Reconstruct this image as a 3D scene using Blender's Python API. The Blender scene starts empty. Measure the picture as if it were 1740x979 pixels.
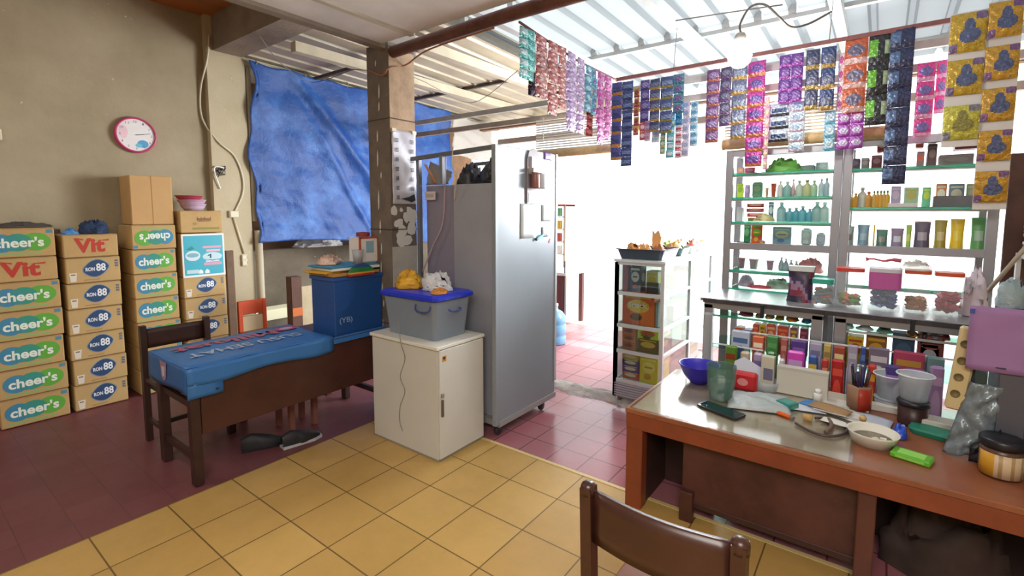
import bpy, math, random
from mathutils import Vector, Matrix
random.seed(7)
S = bpy.context.scene
COL = S.collection
PI = math.pi

# ------------------------------------------------------------------ camera, world, light
F = 833.0; PX = 870.0; PY = 435.0; PITCH = math.atan(75 / 833.0); YAW = math.radians(36.989)
CAM = Vector((0, 0, 1.6))
fh = Vector((-math.sin(YAW), math.cos(YAW), 0)); RT = Vector((math.cos(YAW), math.sin(YAW), 0))
FW = fh * math.cos(PITCH) - Vector((0, 0, 1)) * math.sin(PITCH)
UP = Vector((0, 0, 1)) * math.cos(PITCH) + fh * math.sin(PITCH)
cd = bpy.data.cameras.new('camera'); cam = bpy.data.objects.new('camera', cd); COL.objects.link(cam)
cam.matrix_world = Matrix(((RT.x, UP.x, -FW.x, CAM.x), (RT.y, UP.y, -FW.y, CAM.y), (RT.z, UP.z, -FW.z, CAM.z), (0, 0, 0, 1)))
cd.sensor_fit = 'HORIZONTAL'; cd.sensor_width = 36; cd.lens = F / 1740 * 36; cd.shift_y = -(489.5 - PY) / 1740
cd.clip_start = 0.05; cd.clip_end = 200
S.camera = cam

def at(px, py, ax, val):
    """point where the sight line through a photo pixel meets a plane of the room"""
    d = FW * F + RT * (px - PX) - UP * (py - PY)
    return CAM + d * ((val - CAM[ax]) / d[ax])

w = bpy.data.worlds.new('sky'); S.world = w; w.use_nodes = True
bg = w.node_tree.nodes['Background']; bg.inputs[0].default_value = (0.93, 0.97, 1.0, 1); bg.inputs[1].default_value = 2.2
S.view_settings.view_transform = 'Standard'; S.view_settings.look = 'None'
S.view_settings.exposure = 0.42; S.view_settings.gamma = 1.0; S.view_settings.use_curve_mapping = False

def lamp(name, kind, loc, power, color=(1, 1, 1), size=1.0, sy=None, aim=None, angle=None):
    l = bpy.data.lights.new(name, kind); l.energy = power; l.color = color
    if kind == 'AREA':
        l.size = size
        if sy: l.shape = 'RECTANGLE'; l.size_y = sy
    if kind == 'POINT': l.shadow_soft_size = size
    if angle is not None: l.angle = angle
    o = bpy.data.objects.new(name, l); COL.objects.link(o); o.location = loc
    if aim is not None: o.rotation_euler = (Vector(aim) - Vector(loc)).to_track_quat('-Z', 'Y').to_euler()
    return o
lamp('sun', 'SUN', (2, 8, 9), 5.0, (1, .97, .92), aim=(1.2, 4.5, 0), angle=math.radians(3))
lamp('room_fill', 'AREA', (0.3, -0.9, 2.74), 95, (1, .965, .92), 1.6, aim=(0.1, -0.8, 0))  # unseen fill light added behind the camera to brighten the room
lamp('room_fill', 'AREA', (-4.2, -0.6, 3.4), 22, (1, .96, .9), 1.2, aim=(-4.0, -0.3, 0))  # second added fill, lifts the left side from out of view
lamp('doorway_daylight', 'AREA', (-0.9, 5.6, 2.1), 250, (.95, .98, 1.0), 1.9, 1.3, aim=(-3.2, 1.2, 1.0))

# ------------------------------------------------------------------ materials
def lin(h):
    if isinstance(h, (tuple, list)): return tuple(h[:3])
    h = h.lstrip('#'); r = []
    for i in (0, 2, 4):
        v = int(h[i:i + 2], 16) / 255
        r.append(v / 12.92 if v <= .04045 else ((v + .055) / 1.055) ** 2.4)
    return tuple(r)
_m = {}
def M(col, rough=.6, metal=0, var=0.0, scale=6.0, bump=0.0, bscale=40.0, emit=None, trans=0.0, spec=.5):
    key = (str(col), rough, metal, var, scale, bump, bscale, emit, trans, spec)
    if key in _m: return _m[key]
    m = bpy.data.materials.new('paint_%s' % str(col).strip('#')); m.use_nodes = True
    nt = m.node_tree; n = nt.nodes; p = n['Principled BSDF']
    c = lin(col)
    p.inputs['Base Color'].default_value = (*c, 1); p.inputs['Roughness'].default_value = rough
    p.inputs['Metallic'].default_value = metal; p.inputs['Specular IOR Level'].default_value = spec
    if trans: p.inputs['Transmission Weight'].default_value = trans
    if emit: p.inputs['Emission Color'].default_value = (*c, 1); p.inputs['Emission Strength'].default_value = emit
    if var or bump:
        tc = n.new('ShaderNodeTexCoord')
    if var:
        t = n.new('ShaderNodeTexNoise'); t.inputs['Scale'].default_value = scale; t.inputs['Detail'].default_value = 6; t.inputs['Roughness'].default_value = .65
        nt.links.new(tc.outputs['Object'], t.inputs['Vector'])
        r = n.new('ShaderNodeValToRGB'); r.color_ramp.elements[0].position = .3; r.color_ramp.elements[1].position = .7
        a = tuple(max(0, x * (1 - var)) for x in c); b = tuple(min(1, x * (1 + var)) for x in c)
        r.color_ramp.elements[0].color = (*a, 1); r.color_ramp.elements[1].color = (*b, 1)
        nt.links.new(t.outputs['Fac'], r.inputs['Fac']); nt.links.new(r.outputs['Color'], p.inputs['Base Color'])
    if bump:
        t2 = n.new('ShaderNodeTexNoise'); t2.inputs['Scale'].default_value = bscale; t2.inputs['Detail'].default_value = 4
        nt.links.new(tc.outputs['Object'], t2.inputs['Vector'])
        b = n.new('ShaderNodeBump'); b.inputs['Strength'].default_value = bump; b.inputs['Distance'].default_value = .02
        nt.links.new(t2.outputs['Fac'], b.inputs['Height']); nt.links.new(b.outputs['Normal'], p.inputs['Normal'])
    _m[key] = m
    return m
def glass(name, tint='#ffffff', fac=.12, rough=.02):
    """thin clear sheet: mostly see-through with a glossy reflection"""
    m = bpy.data.materials.new(name); m.use_nodes = True; nt = m.node_tree; n = nt.nodes
    n.remove(n['Principled BSDF']); out = n['Material Output']
    tr = n.new('ShaderNodeBsdfTransparent'); tr.inputs[0].default_value = (*lin(tint), 1)
    gl = n.new('ShaderNodeBsdfGlossy'); gl.inputs['Roughness'].default_value = rough
    mx = n.new('ShaderNodeMixShader'); fr = n.new('ShaderNodeLayerWeight'); fr.inputs['Blend'].default_value = .5
    pw = n.new('ShaderNodeMath'); pw.operation = 'POWER'; pw.inputs[1].default_value = 4.0; nt.links.new(fr.outputs['Facing'], pw.inputs[0])
    ma = n.new('ShaderNodeMath'); ma.operation = 'MULTIPLY_ADD'; ma.inputs[1].default_value = .55; ma.inputs[2].default_value = fac; ma.use_clamp = True
    nt.links.new(pw.outputs[0], ma.inputs[0]); nt.links.new(ma.outputs[0], mx.inputs[0])
    nt.links.new(tr.outputs[0], mx.inputs[1]); nt.links.new(gl.outputs[0], mx.inputs[2]); nt.links.new(mx.outputs[0], out.inputs[0])
    return m
def milky(name, col, opac=.5, rough=.35):
    """cloudy plastic: partly see-through, partly diffuse"""
    m = bpy.data.materials.new(name); m.use_nodes = True; nt = m.node_tree; n = nt.nodes; p = n['Principled BSDF']; out = n['Material Output']
    p.inputs['Base Color'].default_value = (*lin(col), 1); p.inputs['Roughness'].default_value = rough
    tr = n.new('ShaderNodeBsdfTransparent'); mx = n.new('ShaderNodeMixShader'); mx.inputs[0].default_value = opac
    nt.links.new(tr.outputs[0], mx.inputs[1]); nt.links.new(p.outputs[0], mx.inputs[2]); nt.links.new(mx.outputs[0], out.inputs[0])
    return m
def translucent(name, col, tfac=.6, rough=.5):
    m = bpy.data.materials.new(name); m.use_nodes = True; nt = m.node_tree; n = nt.nodes; p = n['Principled BSDF']; out = n['Material Output']
    p.inputs['Base Color'].default_value = (*lin(col), 1); p.inputs['Roughness'].default_value = rough
    tr = n.new('ShaderNodeBsdfTranslucent'); tr.inputs[0].default_value = (*lin(col), 1)
    mx = n.new('ShaderNodeMixShader'); mx.inputs[0].default_value = tfac
    nt.links.new(p.outputs[0], mx.inputs[1]); nt.links.new(tr.outputs[0], mx.inputs[2]); nt.links.new(mx.outputs[0], out.inputs[0])
    return m
def nodes_mat(name):
    m = bpy.data.materials.new(name); m.use_nodes = True
    return m, m.node_tree, m.node_tree.nodes, m.node_tree.nodes['Principled BSDF']
def ramp(nt, src, stops):
    r = nt.nodes.new('ShaderNodeValToRGB'); e = r.color_ramp.elements
    e[0].position = stops[0][0]; e[0].color = (*lin(stops[0][1]), 1); e[1].position = stops[-1][0]; e[1].color = (*lin(stops[-1][1]), 1)
    for q, c in stops[1:-1]:
        x = e.new(q); x.color = (*lin(c), 1)
    nt.links.new(src, r.inputs['Fac']); return r.outputs['Color']
def noise(nt, vec, scale, detail=5, rough=.6):
    t = nt.nodes.new('ShaderNodeTexNoise'); t.inputs['Scale'].default_value = scale; t.inputs['Detail'].default_value = detail; t.inputs['Roughness'].default_value = rough
    nt.links.new(vec, t.inputs['Vector']); return t.outputs['Fac']
def mix(nt, fac, a, b, mode='MIX'):
    x = nt.nodes.new('ShaderNodeMix'); x.data_type = 'RGBA'; x.blend_type = mode
    if isinstance(fac, float): x.inputs[0].default_value = fac
    else: nt.links.new(fac, x.inputs[0])
    for s, i in ((a, 6), (b, 7)):
        if isinstance(s, (str, tuple)): x.inputs[i].default_value = (*lin(s), 1)
        else: nt.links.new(s, x.inputs[i])
    return x.outputs[2]
def math_(nt, op, a, b=None, clamp=False):
    x = nt.nodes.new('ShaderNodeMath'); x.operation = op; x.use_clamp = clamp
    for s, i in ((a, 0), (b, 1)):
        if s is None: continue
        if isinstance(s, (int, float)): x.inputs[i].default_value = s
        else: nt.links.new(s, x.inputs[i])
    return x.outputs[0]
def bumpit(nt, p, h, strength=.4, dist=.01):
    b = nt.nodes.new('ShaderNodeBump'); b.inputs['Strength'].default_value = strength; b.inputs['Distance'].default_value = dist
    nt.links.new(h, b.inputs['Height']); nt.links.new(b.outputs['Normal'], p.inputs['Normal'])

def tile_mat(name, size, ox, oy, c1, c2, grout, gw, rough, emboss=0.0, stain='#6b5a2c'):
    m, nt, n, p = nodes_mat(name)
    g = n.new('ShaderNodeNewGeometry'); sx = n.new('ShaderNodeSeparateXYZ'); nt.links.new(g.outputs['Position'], sx.inputs[0])
    fx = math_(nt, 'FRACT', math_(nt, 'DIVIDE', math_(nt, 'SUBTRACT', sx.outputs[0], ox), size))
    fy = math_(nt, 'FRACT', math_(nt, 'DIVIDE', math_(nt, 'SUBTRACT', sx.outputs[1], oy), size))
    def edge(f): return math_(nt, 'MINIMUM', f, math_(nt, 'SUBTRACT', 1.0, f))
    e = math_(nt, 'MINIMUM', edge(fx), edge(fy))
    gm = math_(nt, 'LESS_THAN', e, gw / size)
    ix = math_(nt, 'FLOOR', math_(nt, 'DIVIDE', math_(nt, 'SUBTRACT', sx.outputs[0], ox), size))
    iy = math_(nt, 'FLOOR', math_(nt, 'DIVIDE', math_(nt, 'SUBTRACT', sx.outputs[1], oy), size))
    cv = n.new('ShaderNodeCombineXYZ'); nt.links.new(ix, cv.inputs[0]); nt.links.new(iy, cv.inputs[1])
    wn = n.new('ShaderNodeTexWhiteNoise'); nt.links.new(cv.outputs[0], wn.inputs['Vector'])
    base = mix(nt, wn.outputs['Value'], c1, c2)
    st = noise(nt, g.outputs['Position'], 2.6, 8, .7)
    base = mix(nt, ramp(nt, st, [(.42, '#000000'), (.75, '#8a8a8a')]), base, stain)
    st2 = noise(nt, g.outputs['Position'], 14, 6, .7)
    base = mix(nt, ramp(nt, st2, [(.60, '#000000'), (.78, '#707070')]), base, stain)
    col = mix(nt, gm, base, grout)
    nt.links.new(col, p.inputs['Base Color'])
    rr = math_(nt, 'ADD', math_(nt, 'MULTIPLY', st, .25), rough - .1); nt.links.new(rr, p.inputs['Roughness'])
    h = math_(nt, 'SUBTRACT', 1.0, gm)
    if emboss:
        cx = math_(nt, 'SUBTRACT', math_(nt, 'FRACT', math_(nt, 'MULTIPLY', fx, 2.0)), .5); cy = math_(nt, 'SUBTRACT', math_(nt, 'FRACT', math_(nt, 'MULTIPLY', fy, 2.0)), .5)
        d = math_(nt, 'SQRT', math_(nt, 'ADD', math_(nt, 'MULTIPLY', cx, cx), math_(nt, 'MULTIPLY', cy, cy)))
        ring = math_(nt, 'LESS_THAN', math_(nt, 'ABSOLUTE', math_(nt, 'SUBTRACT', d, .34)), .07)
        h = math_(nt, 'ADD', h, math_(nt, 'MULTIPLY', ring, emboss))
    bumpit(nt, p, h, .5, .006)
    return m

YELLOW = tile_mat('yellow_cement_tile', .3335, -3.035, 2.235, '#bf9a58', '#b18c4e', '#6b5228', .0035, .36)
RED = tile_mat('red_floor_tile', .2, -3.05, 2.55, '#6e3a3e', '#744044', '#5e3438', .002, .42, stain='#56363a')
REDE = tile_mat('embossed_red_tile', .22, -1.0, 2.55, '#985a62', '#a0646a', '#5e343a', .004, .20, emboss=.9, stain='#a07476')

def wall_mat(name, c1, c2, c3):
    m, nt, n, p = nodes_mat(name)
    g = n.new('ShaderNodeNewGeometry'); pos = g.outputs['Position']
    col = ramp(nt, noise(nt, pos, 1.3, 8, .62), [(.3, c1), (.52, c2), (.75, c3)])
    st = noise(nt, pos, 5.5, 8, .75)
    col = mix(nt, ramp(nt, st, [(.6, '#000000'), (.72, '#6a6a6a')]), col, '#6b6250')
    # flaked white specks
    sp = noise(nt, pos, 17, 3, .5); sp2 = noise(nt, pos, 2.1, 2, .5)
    f = math_(nt, 'MULTIPLY', math_(nt, 'GREATER_THAN', sp, .735), math_(nt, 'GREATER_THAN', sp2, .5))
    col = mix(nt, f, col, '#cfcabb')
    nt.links.new(col, p.inputs['Base Color']); p.inputs['Roughness'].default_value = .9
    bumpit(nt, p, noise(nt, pos, 30, 6, .7), .25, .01)
    return m
WALL = wall_mat('stained_cement_wall', '#91866c', '#a1957b', '#aca188')
PILA = wall_mat('pale_cement_plaster', '#b0a486', '#bbaf93', '#c6bb9f')
ROUGHW = wall_mat('rough_outer_cement', '#4c4438', '#6e6454', '#857a68')
CEIL = M('#e6e8ee', .85, var=.1, scale=2.0)
PLY = M('#a5642f', .6, var=.25, scale=2.0)
CONC = M('#857a6e', .9, var=.25, scale=4, bump=.2)
ALU = M('#9a9aa0', .38, .55)
ALUW = M('#c4c6c8', .4, .3)
STEEL = M('#c3c8cd', .3, .35, var=.05, scale=1.5)
DKWOOD = M('#3b2420', .45, var=.3, scale=5)
DWOOD = M('#4a2a22', .4, var=.3, scale=3)
ORWOOD = M('#823f26', .42, var=.25, scale=3)
KRAFT = M('#bb9a66', .8, var=.08, scale=7)
KRAFT2 = M('#bd9e6a', .8, var=.06, scale=5)
KEDGE = M('#a07d4e', .85)
WHITE = M('#e6e6e4', .5); CREAM = M('#d8d2c2', .55); BLACK = M('#17171b', .45); DGREY = M('#4a4c54', .5); GREY = M('#8d8f94', .5)
CLEAR = glass('clear_glass', '#eef6f4', .09)
GREENGL = milky('green_glass_edge', '#2fa886', .85, .12)
SHELFGL = glass('shelf_glass', '#cfeee2', .12)
CLOUDY = milky('cloudy_plastic', '#cfd6dc', .42)

# ------------------------------------------------------------------ mesh helpers
_txt = {}
def text_geo(s, bold=0.0):
    k = (s, bold)
    if k in _txt: return _txt[k]
    cu = bpy.data.curves.new('t', 'FONT'); cu.body = s; cu.size = 1; cu.offset = bold; cu.resolution_u = 3
    o = bpy.data.objects.new('t', cu); COL.objects.link(o)
    me = bpy.data.meshes.new_from_object(o.evaluated_get(bpy.context.evaluated_depsgraph_get()))
    vs = [v.co.copy() for v in me.vertices]; fs = [list(p.vertices) for p in me.polygons]
    bpy.data.objects.remove(o); bpy.data.curves.remove(cu); bpy.data.meshes.remove(me)
    x0 = min(v.x for v in vs); x1 = max(v.x for v in vs); y0 = min(v.y for v in vs); y1 = max(v.y for v in vs)
    vs = [((v.x - x0) / (x1 - x0) - .5, (v.y - y0) / (y1 - y0) - .5) for v in vs]
    _txt[k] = (vs, fs); return _txt[k]

class MB:
    def __init__(s): s.v = []; s.f = []; s.m = []; s.mats = []; s.sm = []
    def mi(s, m):
        if m not in s.mats: s.mats.append(m)
        return s.mats.index(m)
    def add(s, vs, fs, m, smooth=False):
        b = len(s.v); s.v += [tuple(v) for v in vs]; k = s.mi(m)
        for f in fs: s.f.append([b + i for i in f]); s.m.append(k); s.sm.append(smooth)
        return s
    def box(s, x0, x1, y0, y1, z0, z1, m, bv=0.0):
        if bv:
            b = min(bv, abs(x1 - x0) / 2.01, abs(y1 - y0) / 2.01, abs(z1 - z0) / 2.01)
            vs = []; idx = {}
            for i, (x, sx) in enumerate(((x0, 1), (x1, -1))):
                for j, (y, sy) in enumerate(((y0, 1), (y1, -1))):
                    for k, (z, sz) in enumerate(((z0, 1), (z1, -1))):
                        idx[i, j, k] = len(vs)
                        vs += [(x, y + sy * b, z + sz * b), (x + sx * b, y, z + sz * b), (x + sx * b, y + sy * b, z)]
            q = lambda i, j, k, a: idx[i, j, k] + a
            fs = []
            for i in (0, 1): fs.append([q(i, 0, 0, 0), q(i, 1, 0, 0), q(i, 1, 1, 0), q(i, 0, 1, 0)])
            for j in (0, 1): fs.append([q(0, j, 0, 1), q(1, j, 0, 1), q(1, j, 1, 1), q(0, j, 1, 1)])
            for k in (0, 1): fs.append([q(0, 0, k, 2), q(1, 0, k, 2), q(1, 1, k, 2), q(0, 1, k, 2)])
            for j in (0, 1):
                for k in (0, 1): fs.append([q(0, j, k, 1), q(1, j, k, 1), q(1, j, k, 2), q(0, j, k, 2)])
            for i in (0, 1):
                for k in (0, 1): fs.append([q(i, 0, k, 0), q(i, 1, k, 0), q(i, 1, k, 2), q(i, 0, k, 2)])
            for i in (0, 1):
                for j in (0, 1): fs.append([q(i, j, 0, 0), q(i, j, 1, 0), q(i, j, 1, 1), q(i, j, 0, 1)])
            for i in (0, 1):
                for j in (0, 1):
                    for k in (0, 1): fs.append([q(i, j, k, 0), q(i, j, k, 1), q(i, j, k, 2)])
            return s.add(vs, fs, m)
        vs = [(x, y, z) for x in (x0, x1) for y in (y0, y1) for z in (z0, z1)]
        return s.add(vs, [(0, 1, 3, 2), (4, 6, 7, 5), (0, 4, 5, 1), (2, 3, 7, 6), (0, 2, 6, 4), (1, 5, 7, 3)], m)
    def lathe(s, prof, m, c=(0, 0, 0), n=20, sx=1, sy=1, smooth=True):
        vs = []; fs = []
        for r, z in prof:
            for i in range(n):
                a = 2 * PI * i / n; vs.append((c[0] + r * sx * math.cos(a), c[1] + r * sy * math.sin(a), c[2] + z))
        for k in range(len(prof) - 1):
            for i in range(n):
                j = (i + 1) % n; fs.append((k * n + i, k * n + j, (k + 1) * n + j, (k + 1) * n + i))
        if prof[0][0] > 1e-5: fs.append(list(range(n))[::-1]) if prof[0][2:] == () and getattr(s, 'cap', True) else None
        s.add(vs, fs, m, smooth); return s
    def disc(s, c, r, m, n=20, nrm=(0, 0, 1), sx=1, sy=1):
        N = Vector(nrm).normalized(); U = N.orthogonal().normalized(); V = N.cross(U)
        vs = [Vector(c) + (U * math.cos(2 * PI * i / n) * sx + V * math.sin(2 * PI * i / n) * sy) * r for i in range(n)]
        return s.add(vs, [list(range(n))], m)
    def tube(s, pts, r, m, n=8, caps=True):
        pts = [Vector(p) for p in pts]; vs = []; fs = []; prev = None
        rs = r if isinstance(r, (list, tuple)) else [r] * len(pts)
        for i, p in enumerate(pts):
            d = (pts[min(i + 1, len(pts) - 1)] - pts[max(i - 1, 0)]).normalized()
            if prev is None: U = d.orthogonal().normalized()
            else:
                U = prev - d * prev.dot(d); U = U.normalized() if U.length > 1e-6 else d.orthogonal().normalized()
            prev = U; V = d.cross(U)
            for k in range(n):
                a = 2 * PI * k / n; vs.append(p + (U * math.cos(a) + V * math.sin(a)) * rs[i])
        for i in range(len(pts) - 1):
            for k in range(n):
                j = (k + 1) % n; fs.append((i * n + k, i * n + j, (i + 1) * n + j, (i + 1) * n + k))
        if caps: fs.append(list(range(n))[::-1]); fs.append([(len(pts) - 1) * n + k for k in range(n)])
        return s.add(vs, fs, m, True)
    def bar(s, a, b, w, h, m, up=(0, 0, 1)):
        a = Vector(a); b = Vector(b); d = (b - a).normalized(); U = d.cross(Vector(up)); U = U.normalized() if U.length > 1e-5 else Vector((1, 0, 0)); V = U.cross(d)
        vs = [p + U * i * w / 2 + V * j * h / 2 for p in (a, b) for i, j in ((-1, -1), (1, -1), (1, 1), (-1, 1))]
        return s.add(vs, [(0, 1, 2, 3), (7, 6, 5, 4), (0, 4, 5, 1), (1, 5, 6, 2), (2, 6, 7, 3), (3, 7, 4, 0)], m)
    def prism(s, poly, o, U, V, N, t, m):
        """polygon (u,v) at origin o, pushed out along N by t"""
        o = Vector(o); U = Vector(U); V = Vector(V); N = Vector(N); k = len(poly)
        vs = [o + U * u + V * v for u, v in poly] + [o + U * u + V * v + N * t for u, v in poly]
        fs = [list(range(k))[::-1], [k + i for i in range(k)]] + [(i, (i + 1) % k, k + (i + 1) % k, k + i) for i in range(k)]
        return s.add(vs, fs, m)
    def text(s, t, o, U, V, wd, ht, m, bold=0.0, arc=None):
        vs, fs = text_geo(t, bold); o = Vector(o); U = Vector(U); V = Vector(V)
        return s.add([o + U * (x * wd) + V * (y * ht + (arc(x) if arc else 0)) for x, y in vs], fs, m)
    def grid(s, nx, ny, fn, m, smooth=True, pick=None):
        vs = [fn(i / nx, j / ny) for j in range(ny + 1) for i in range(nx + 1)]
        b = len(s.v); s.v += [tuple(v) for v in vs]
        for j in range(ny):
            for i in range(nx):
                mm = pick((i + .5) / nx, (j + .5) / ny) if pick else m
                s.f.append([b + j * (nx + 1) + i, b + j * (nx + 1) + i + 1, b + (j + 1) * (nx + 1) + i + 1, b + (j + 1) * (nx + 1) + i])
                s.m.append(s.mi(mm)); s.sm.append(smooth)
        return s
    def mesh(s, name):
        me = bpy.data.meshes.new(name); me.from_pydata(s.v, [], s.f)
        for m in s.mats: me.materials.append(m)
        me.polygons.foreach_set('material_index', s.m); me.polygons.foreach_set('use_smooth', s.sm)
        me.update()
        import bmesh
        bm = bmesh.new(); bm.from_mesh(me)
        if s.fixn: bmesh.ops.recalc_face_normals(bm, faces=bm.faces)
        bm.to_mesh(me); bm.free()
        return me
    fixn = True
    def build(s, name, parent=None, loc=(0, 0, 0), rz=0.0, mods=None):
        o = bpy.data.objects.new(name, s.mesh(name)); COL.objects.link(o); o.location = loc; o.rotation_euler = (0, 0, rz)
        if parent: o.parent = parent
        for k in (mods or ()): k(o)
        return o
def solid(t, off=0):
    def f(o):
        m = o.modifiers.new('thick', 'SOLIDIFY'); m.thickness = t; m.offset = off
    return f
def subd(n):
    def f(o):
        m = o.modifiers.new('smooth', 'SUBSURF'); m.levels = n; m.render_levels = n
    return f
def tag(o, label, cat, group=None, kind=None):
    o['label'] = label; o['category'] = cat
    if group: o['group'] = group
    if kind: o['kind'] = kind
    return o
def thing(name, label, cat, loc=(0, 0, 0), rz=0.0, group=None):
    o = bpy.data.objects.new(name, None); COL.objects.link(o); o.location = loc; o.rotation_euler = (0, 0, rz); o.empty_display_size = .05
    return tag(o, label, cat, group)
def struct(name, mb, loc=(0, 0, 0)):
    o = mb.build(name, None, loc); o['kind'] = 'structure'; return o
def copy_tree(o, label=None, loc=None, rz=None, group=None):
    c = o.copy(); COL.objects.link(c)
    if loc is not None: c.location = loc
    if rz is not None: c.rotation_euler = (0, 0, rz)
    if label: c['label'] = label
    if group: c['group'] = group
    for ch in list(o.children):
        d = ch.copy(); COL.objects.link(d); d.parent = c
        for g in list(ch.children):
            e = g.copy(); COL.objects.link(e); e.parent = d
    return c
def rnd(a): return random.uniform(-a, a)
def fbm(x, y, s=0.0):
    return (math.sin(x * 1.7 + 3.1 * math.sin(y * 1.3 + s)) + .5 * math.sin(x * 4.1 + y * 3.3 + s * 2) + .25 * math.sin(x * 9.3 - y * 7.7 + s * 3) + .25 * math.sin(y * 11.1 + x * 2.3 + s)) / 2

# ------------------------------------------------------------------ the setting
def slab(x0, x1, y0, y1, z0, z1, m): return MB().box(x0, x1, y0, y1, z0, z1, m)
struct('floor', slab(-3.04, 2.6, -2.6, 2.55, -.12, 0, YELLOW))
struct('floor_red', slab(-5.45, -3.04, -2.6, 3.72, -.12, -.003, RED))
struct('floor_doorway', slab(-3.04, 2.6, 2.55, 3.72, -.12, -.003, REDE))
struct('trim_1', slab(-3.04, 2.6, 2.535, 2.56, -.1, .003, M('#c9b27a', .5)))
# broken kerb of the doorway and the pavement outside
def kerb(u, v):
    x = -3.4 + 3.0 * u
    y = 3.66 + .30 * v + .03 * fbm(x * 6, v * 3)
    return (x, y, -.01 + .035 * math.sin(PI * min(1, v * 1.1)) + .012 * fbm(x * 9, v * 8, 2))
struct('kerb', MB().grid(90, 10, kerb, M('#9a8f88', .9, var=.35, scale=12, bump=.3)))
struct('outer_path', slab(-9, 4.2, 3.72, 6.2, -.16, -.03, tile_mat('outside_red_tile', .3, 0, 0, '#a06468', '#a86c70', '#6f4246', .006, .4, stain='#c09a98')))
struct('outer_road', slab(-16, 12, 6.2, 30, -.2, -.04, M('#e0ddd6', .8, var=.05, scale=1)))
struct('outer_ground', slab(-9, -5.6, -2.6, 3.72, -.2, -.03, M('#6b6255', .9, var=.3)))

struct('wall_left', slab(-5.6, -5.45, -2.6, 2.42, 0, 3.9, WALL))
struct('wall_pilaster', slab(-5.62, -5.38, 2.16, 2.52, 0, 3.9, PILA))
struct('wall_back', slab(-5.6, 2.75, -2.75, -2.6, 0, 3.9, WALL))
struct('wall_right', slab(2.6, 2.75, -2.6, 6.0, 0, 3.3, PILA))
struct('ceiling', slab(-3.03, 2.75, -2.75, 2.42, 2.84, 3.9, CEIL))
struct('ceiling_edge', slab(-3.10, -3.03, -2.75, 2.75, 2.815, 3.9, M('#8e857b', .85, var=.2)))
struct('ceiling_plywood', slab(-5.45, -3.1, -2.6, 2.25, 3.52, 3.62, PLY))
struct('ceiling_beam', MB().box(-5.45, -3.10, 2.22, 2.50, 3.19, 3.62, CONC))
struct('trim_2', slab(-2.6, 2.6, .9, .915, 2.832, 2.84, M('#b9b5ab', .8)))
struct('trim_3', slab(-2.72, -2.68, -2.6, 2.42, 2.825, 2.84, M('#c9c5bb', .8)))
# house column
cm = M('#6f655c', .85, var=.22, scale=7, bump=.2)
c2 = M('#b3977c', .85, var=.2, scale=9, bump=.2); c3 = M('#b4b1a8', .8, var=.1, scale=9)
cb = MB().box(-3.255, -2.999, 2.45, 2.70, 0, 2.86, cm)
cb.box(-2.999, -2.995, 2.452, 2.698, 2.20, 2.82, c2); cb.box(-2.999, -2.995, 2.452, 2.698, 0, 1.33, c3)
for k in range(16):   # ragged flaked paint between the patches
    y = random.uniform(2.47, 2.66); z = 1.36 + random.random() * .26; s_ = .012 + random.random() * .03
    cb.prism([(s_ * (1 + .5 * random.random()) * math.cos(a), s_ * (1 + .7 * random.random()) * math.sin(a)) for a in [i * PI / 4 for i in range(8)]], (-2.9988 + k * .0004, y, z), (0, 1, 0), (0, 0, 1), (1, 0, 0), .002, M('#d4d4d0', .8))
for k in range(14):   # white drips on the front face
    z = .5 + k * .17 + rnd(.04); x = -3.13 + rnd(.02); h = .02 + random.random() * .06
    cb.prism([(-.006, -h), (.005, -h * .7), (.008, h * .2), (.003, h), (-.004, h * .6), (-.008, 0)], (x, 2.4495, z), (1, 0, 0), (0, 0, 1), (0, -1, 0), .001, M('#cfccc6', .8))
for z in (.72, 1.46, 2.3): cb.box(-3.26, -2.992, 2.446, 2.705, z, z + .008, M('#4f463e', .9))
struct('wall_column', cb)
# timber pole along the ceiling edge
struct('trim_4', MB().tube([(-3.0, 2.49, 2.79), (-1.9, 2.475, 2.80), (-1.0, 2.48, 2.795), (.4, 2.47, 2.80), (2.6, 2.47, 2.79)], .042, M('#6b453c', .7, var=.35, scale=7, bump=.3), 10))

# roof frame and corrugated sheets
ROOFT = translucent('translucent_roof_sheet', '#83888a', .8)
ROOFM = M('#b4aa95', .6, .2, var=.15, scale=2)
ROOFG = translucent('frosted_roof_sheet', '#6e7376', .7)
def roof_z(y): return 3.22 - .03 * (y - 2.5)
def corr(x0, x1, y0, y1, pick, pitch=.245):
    mb = MB(); x = x0; pts = []
    while x < x1 - .01:
        pts += [(x, 0), (x + pitch * .72, 0), (x + pitch * .79, .045), (x + pitch * .93, .045)]
        x += pitch
    pts.append((x, 0))
    for (a, za), (b, zb) in zip(pts, pts[1:]):
        mm = pick((a + b) / 2, za + zb)
        vs = [(a, y0, roof_z(y0) + za), (b, y0, roof_z(y0) + zb), (b, y1, roof_z(y1) + zb), (a, y1, roof_z(y1) + za)]
        mb.add(vs, [(0, 1, 2, 3)], mm)
    return mb
RIB = translucent('roof_rib', '#6c7276', .5)
mb = corr(-3.05, 2.62, 2.42, 6.3, lambda x, z: RIB if z > .05 else (ROOFG if x > -.3 else ROOFT)); mb.fixn = False
struct('ceiling_roof_right', mb)
mb = corr(-7.0, -3.06, 2.5, 6.9, lambda x, z: ROOFT if z > .05 else ROOFM); mb.fixn = False
struct('ceiling_roof_left', mb)
BEAM = M('#b3b6b6', .55, .1, var=.08); BEAMC = M('#b8ae98', .7, var=.12)
rf = MB()
for x in (-2.42, -1.36, -.34, .66, 1.7): rf.box(x - .035, x + .035, 2.5, 6.2, 3.02, 3.10, BEAM)
rf.bar((-5.435, 2.5, 3.165), (-5.435, 6.8, 3.04), .07, .08, BEAMC)
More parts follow.
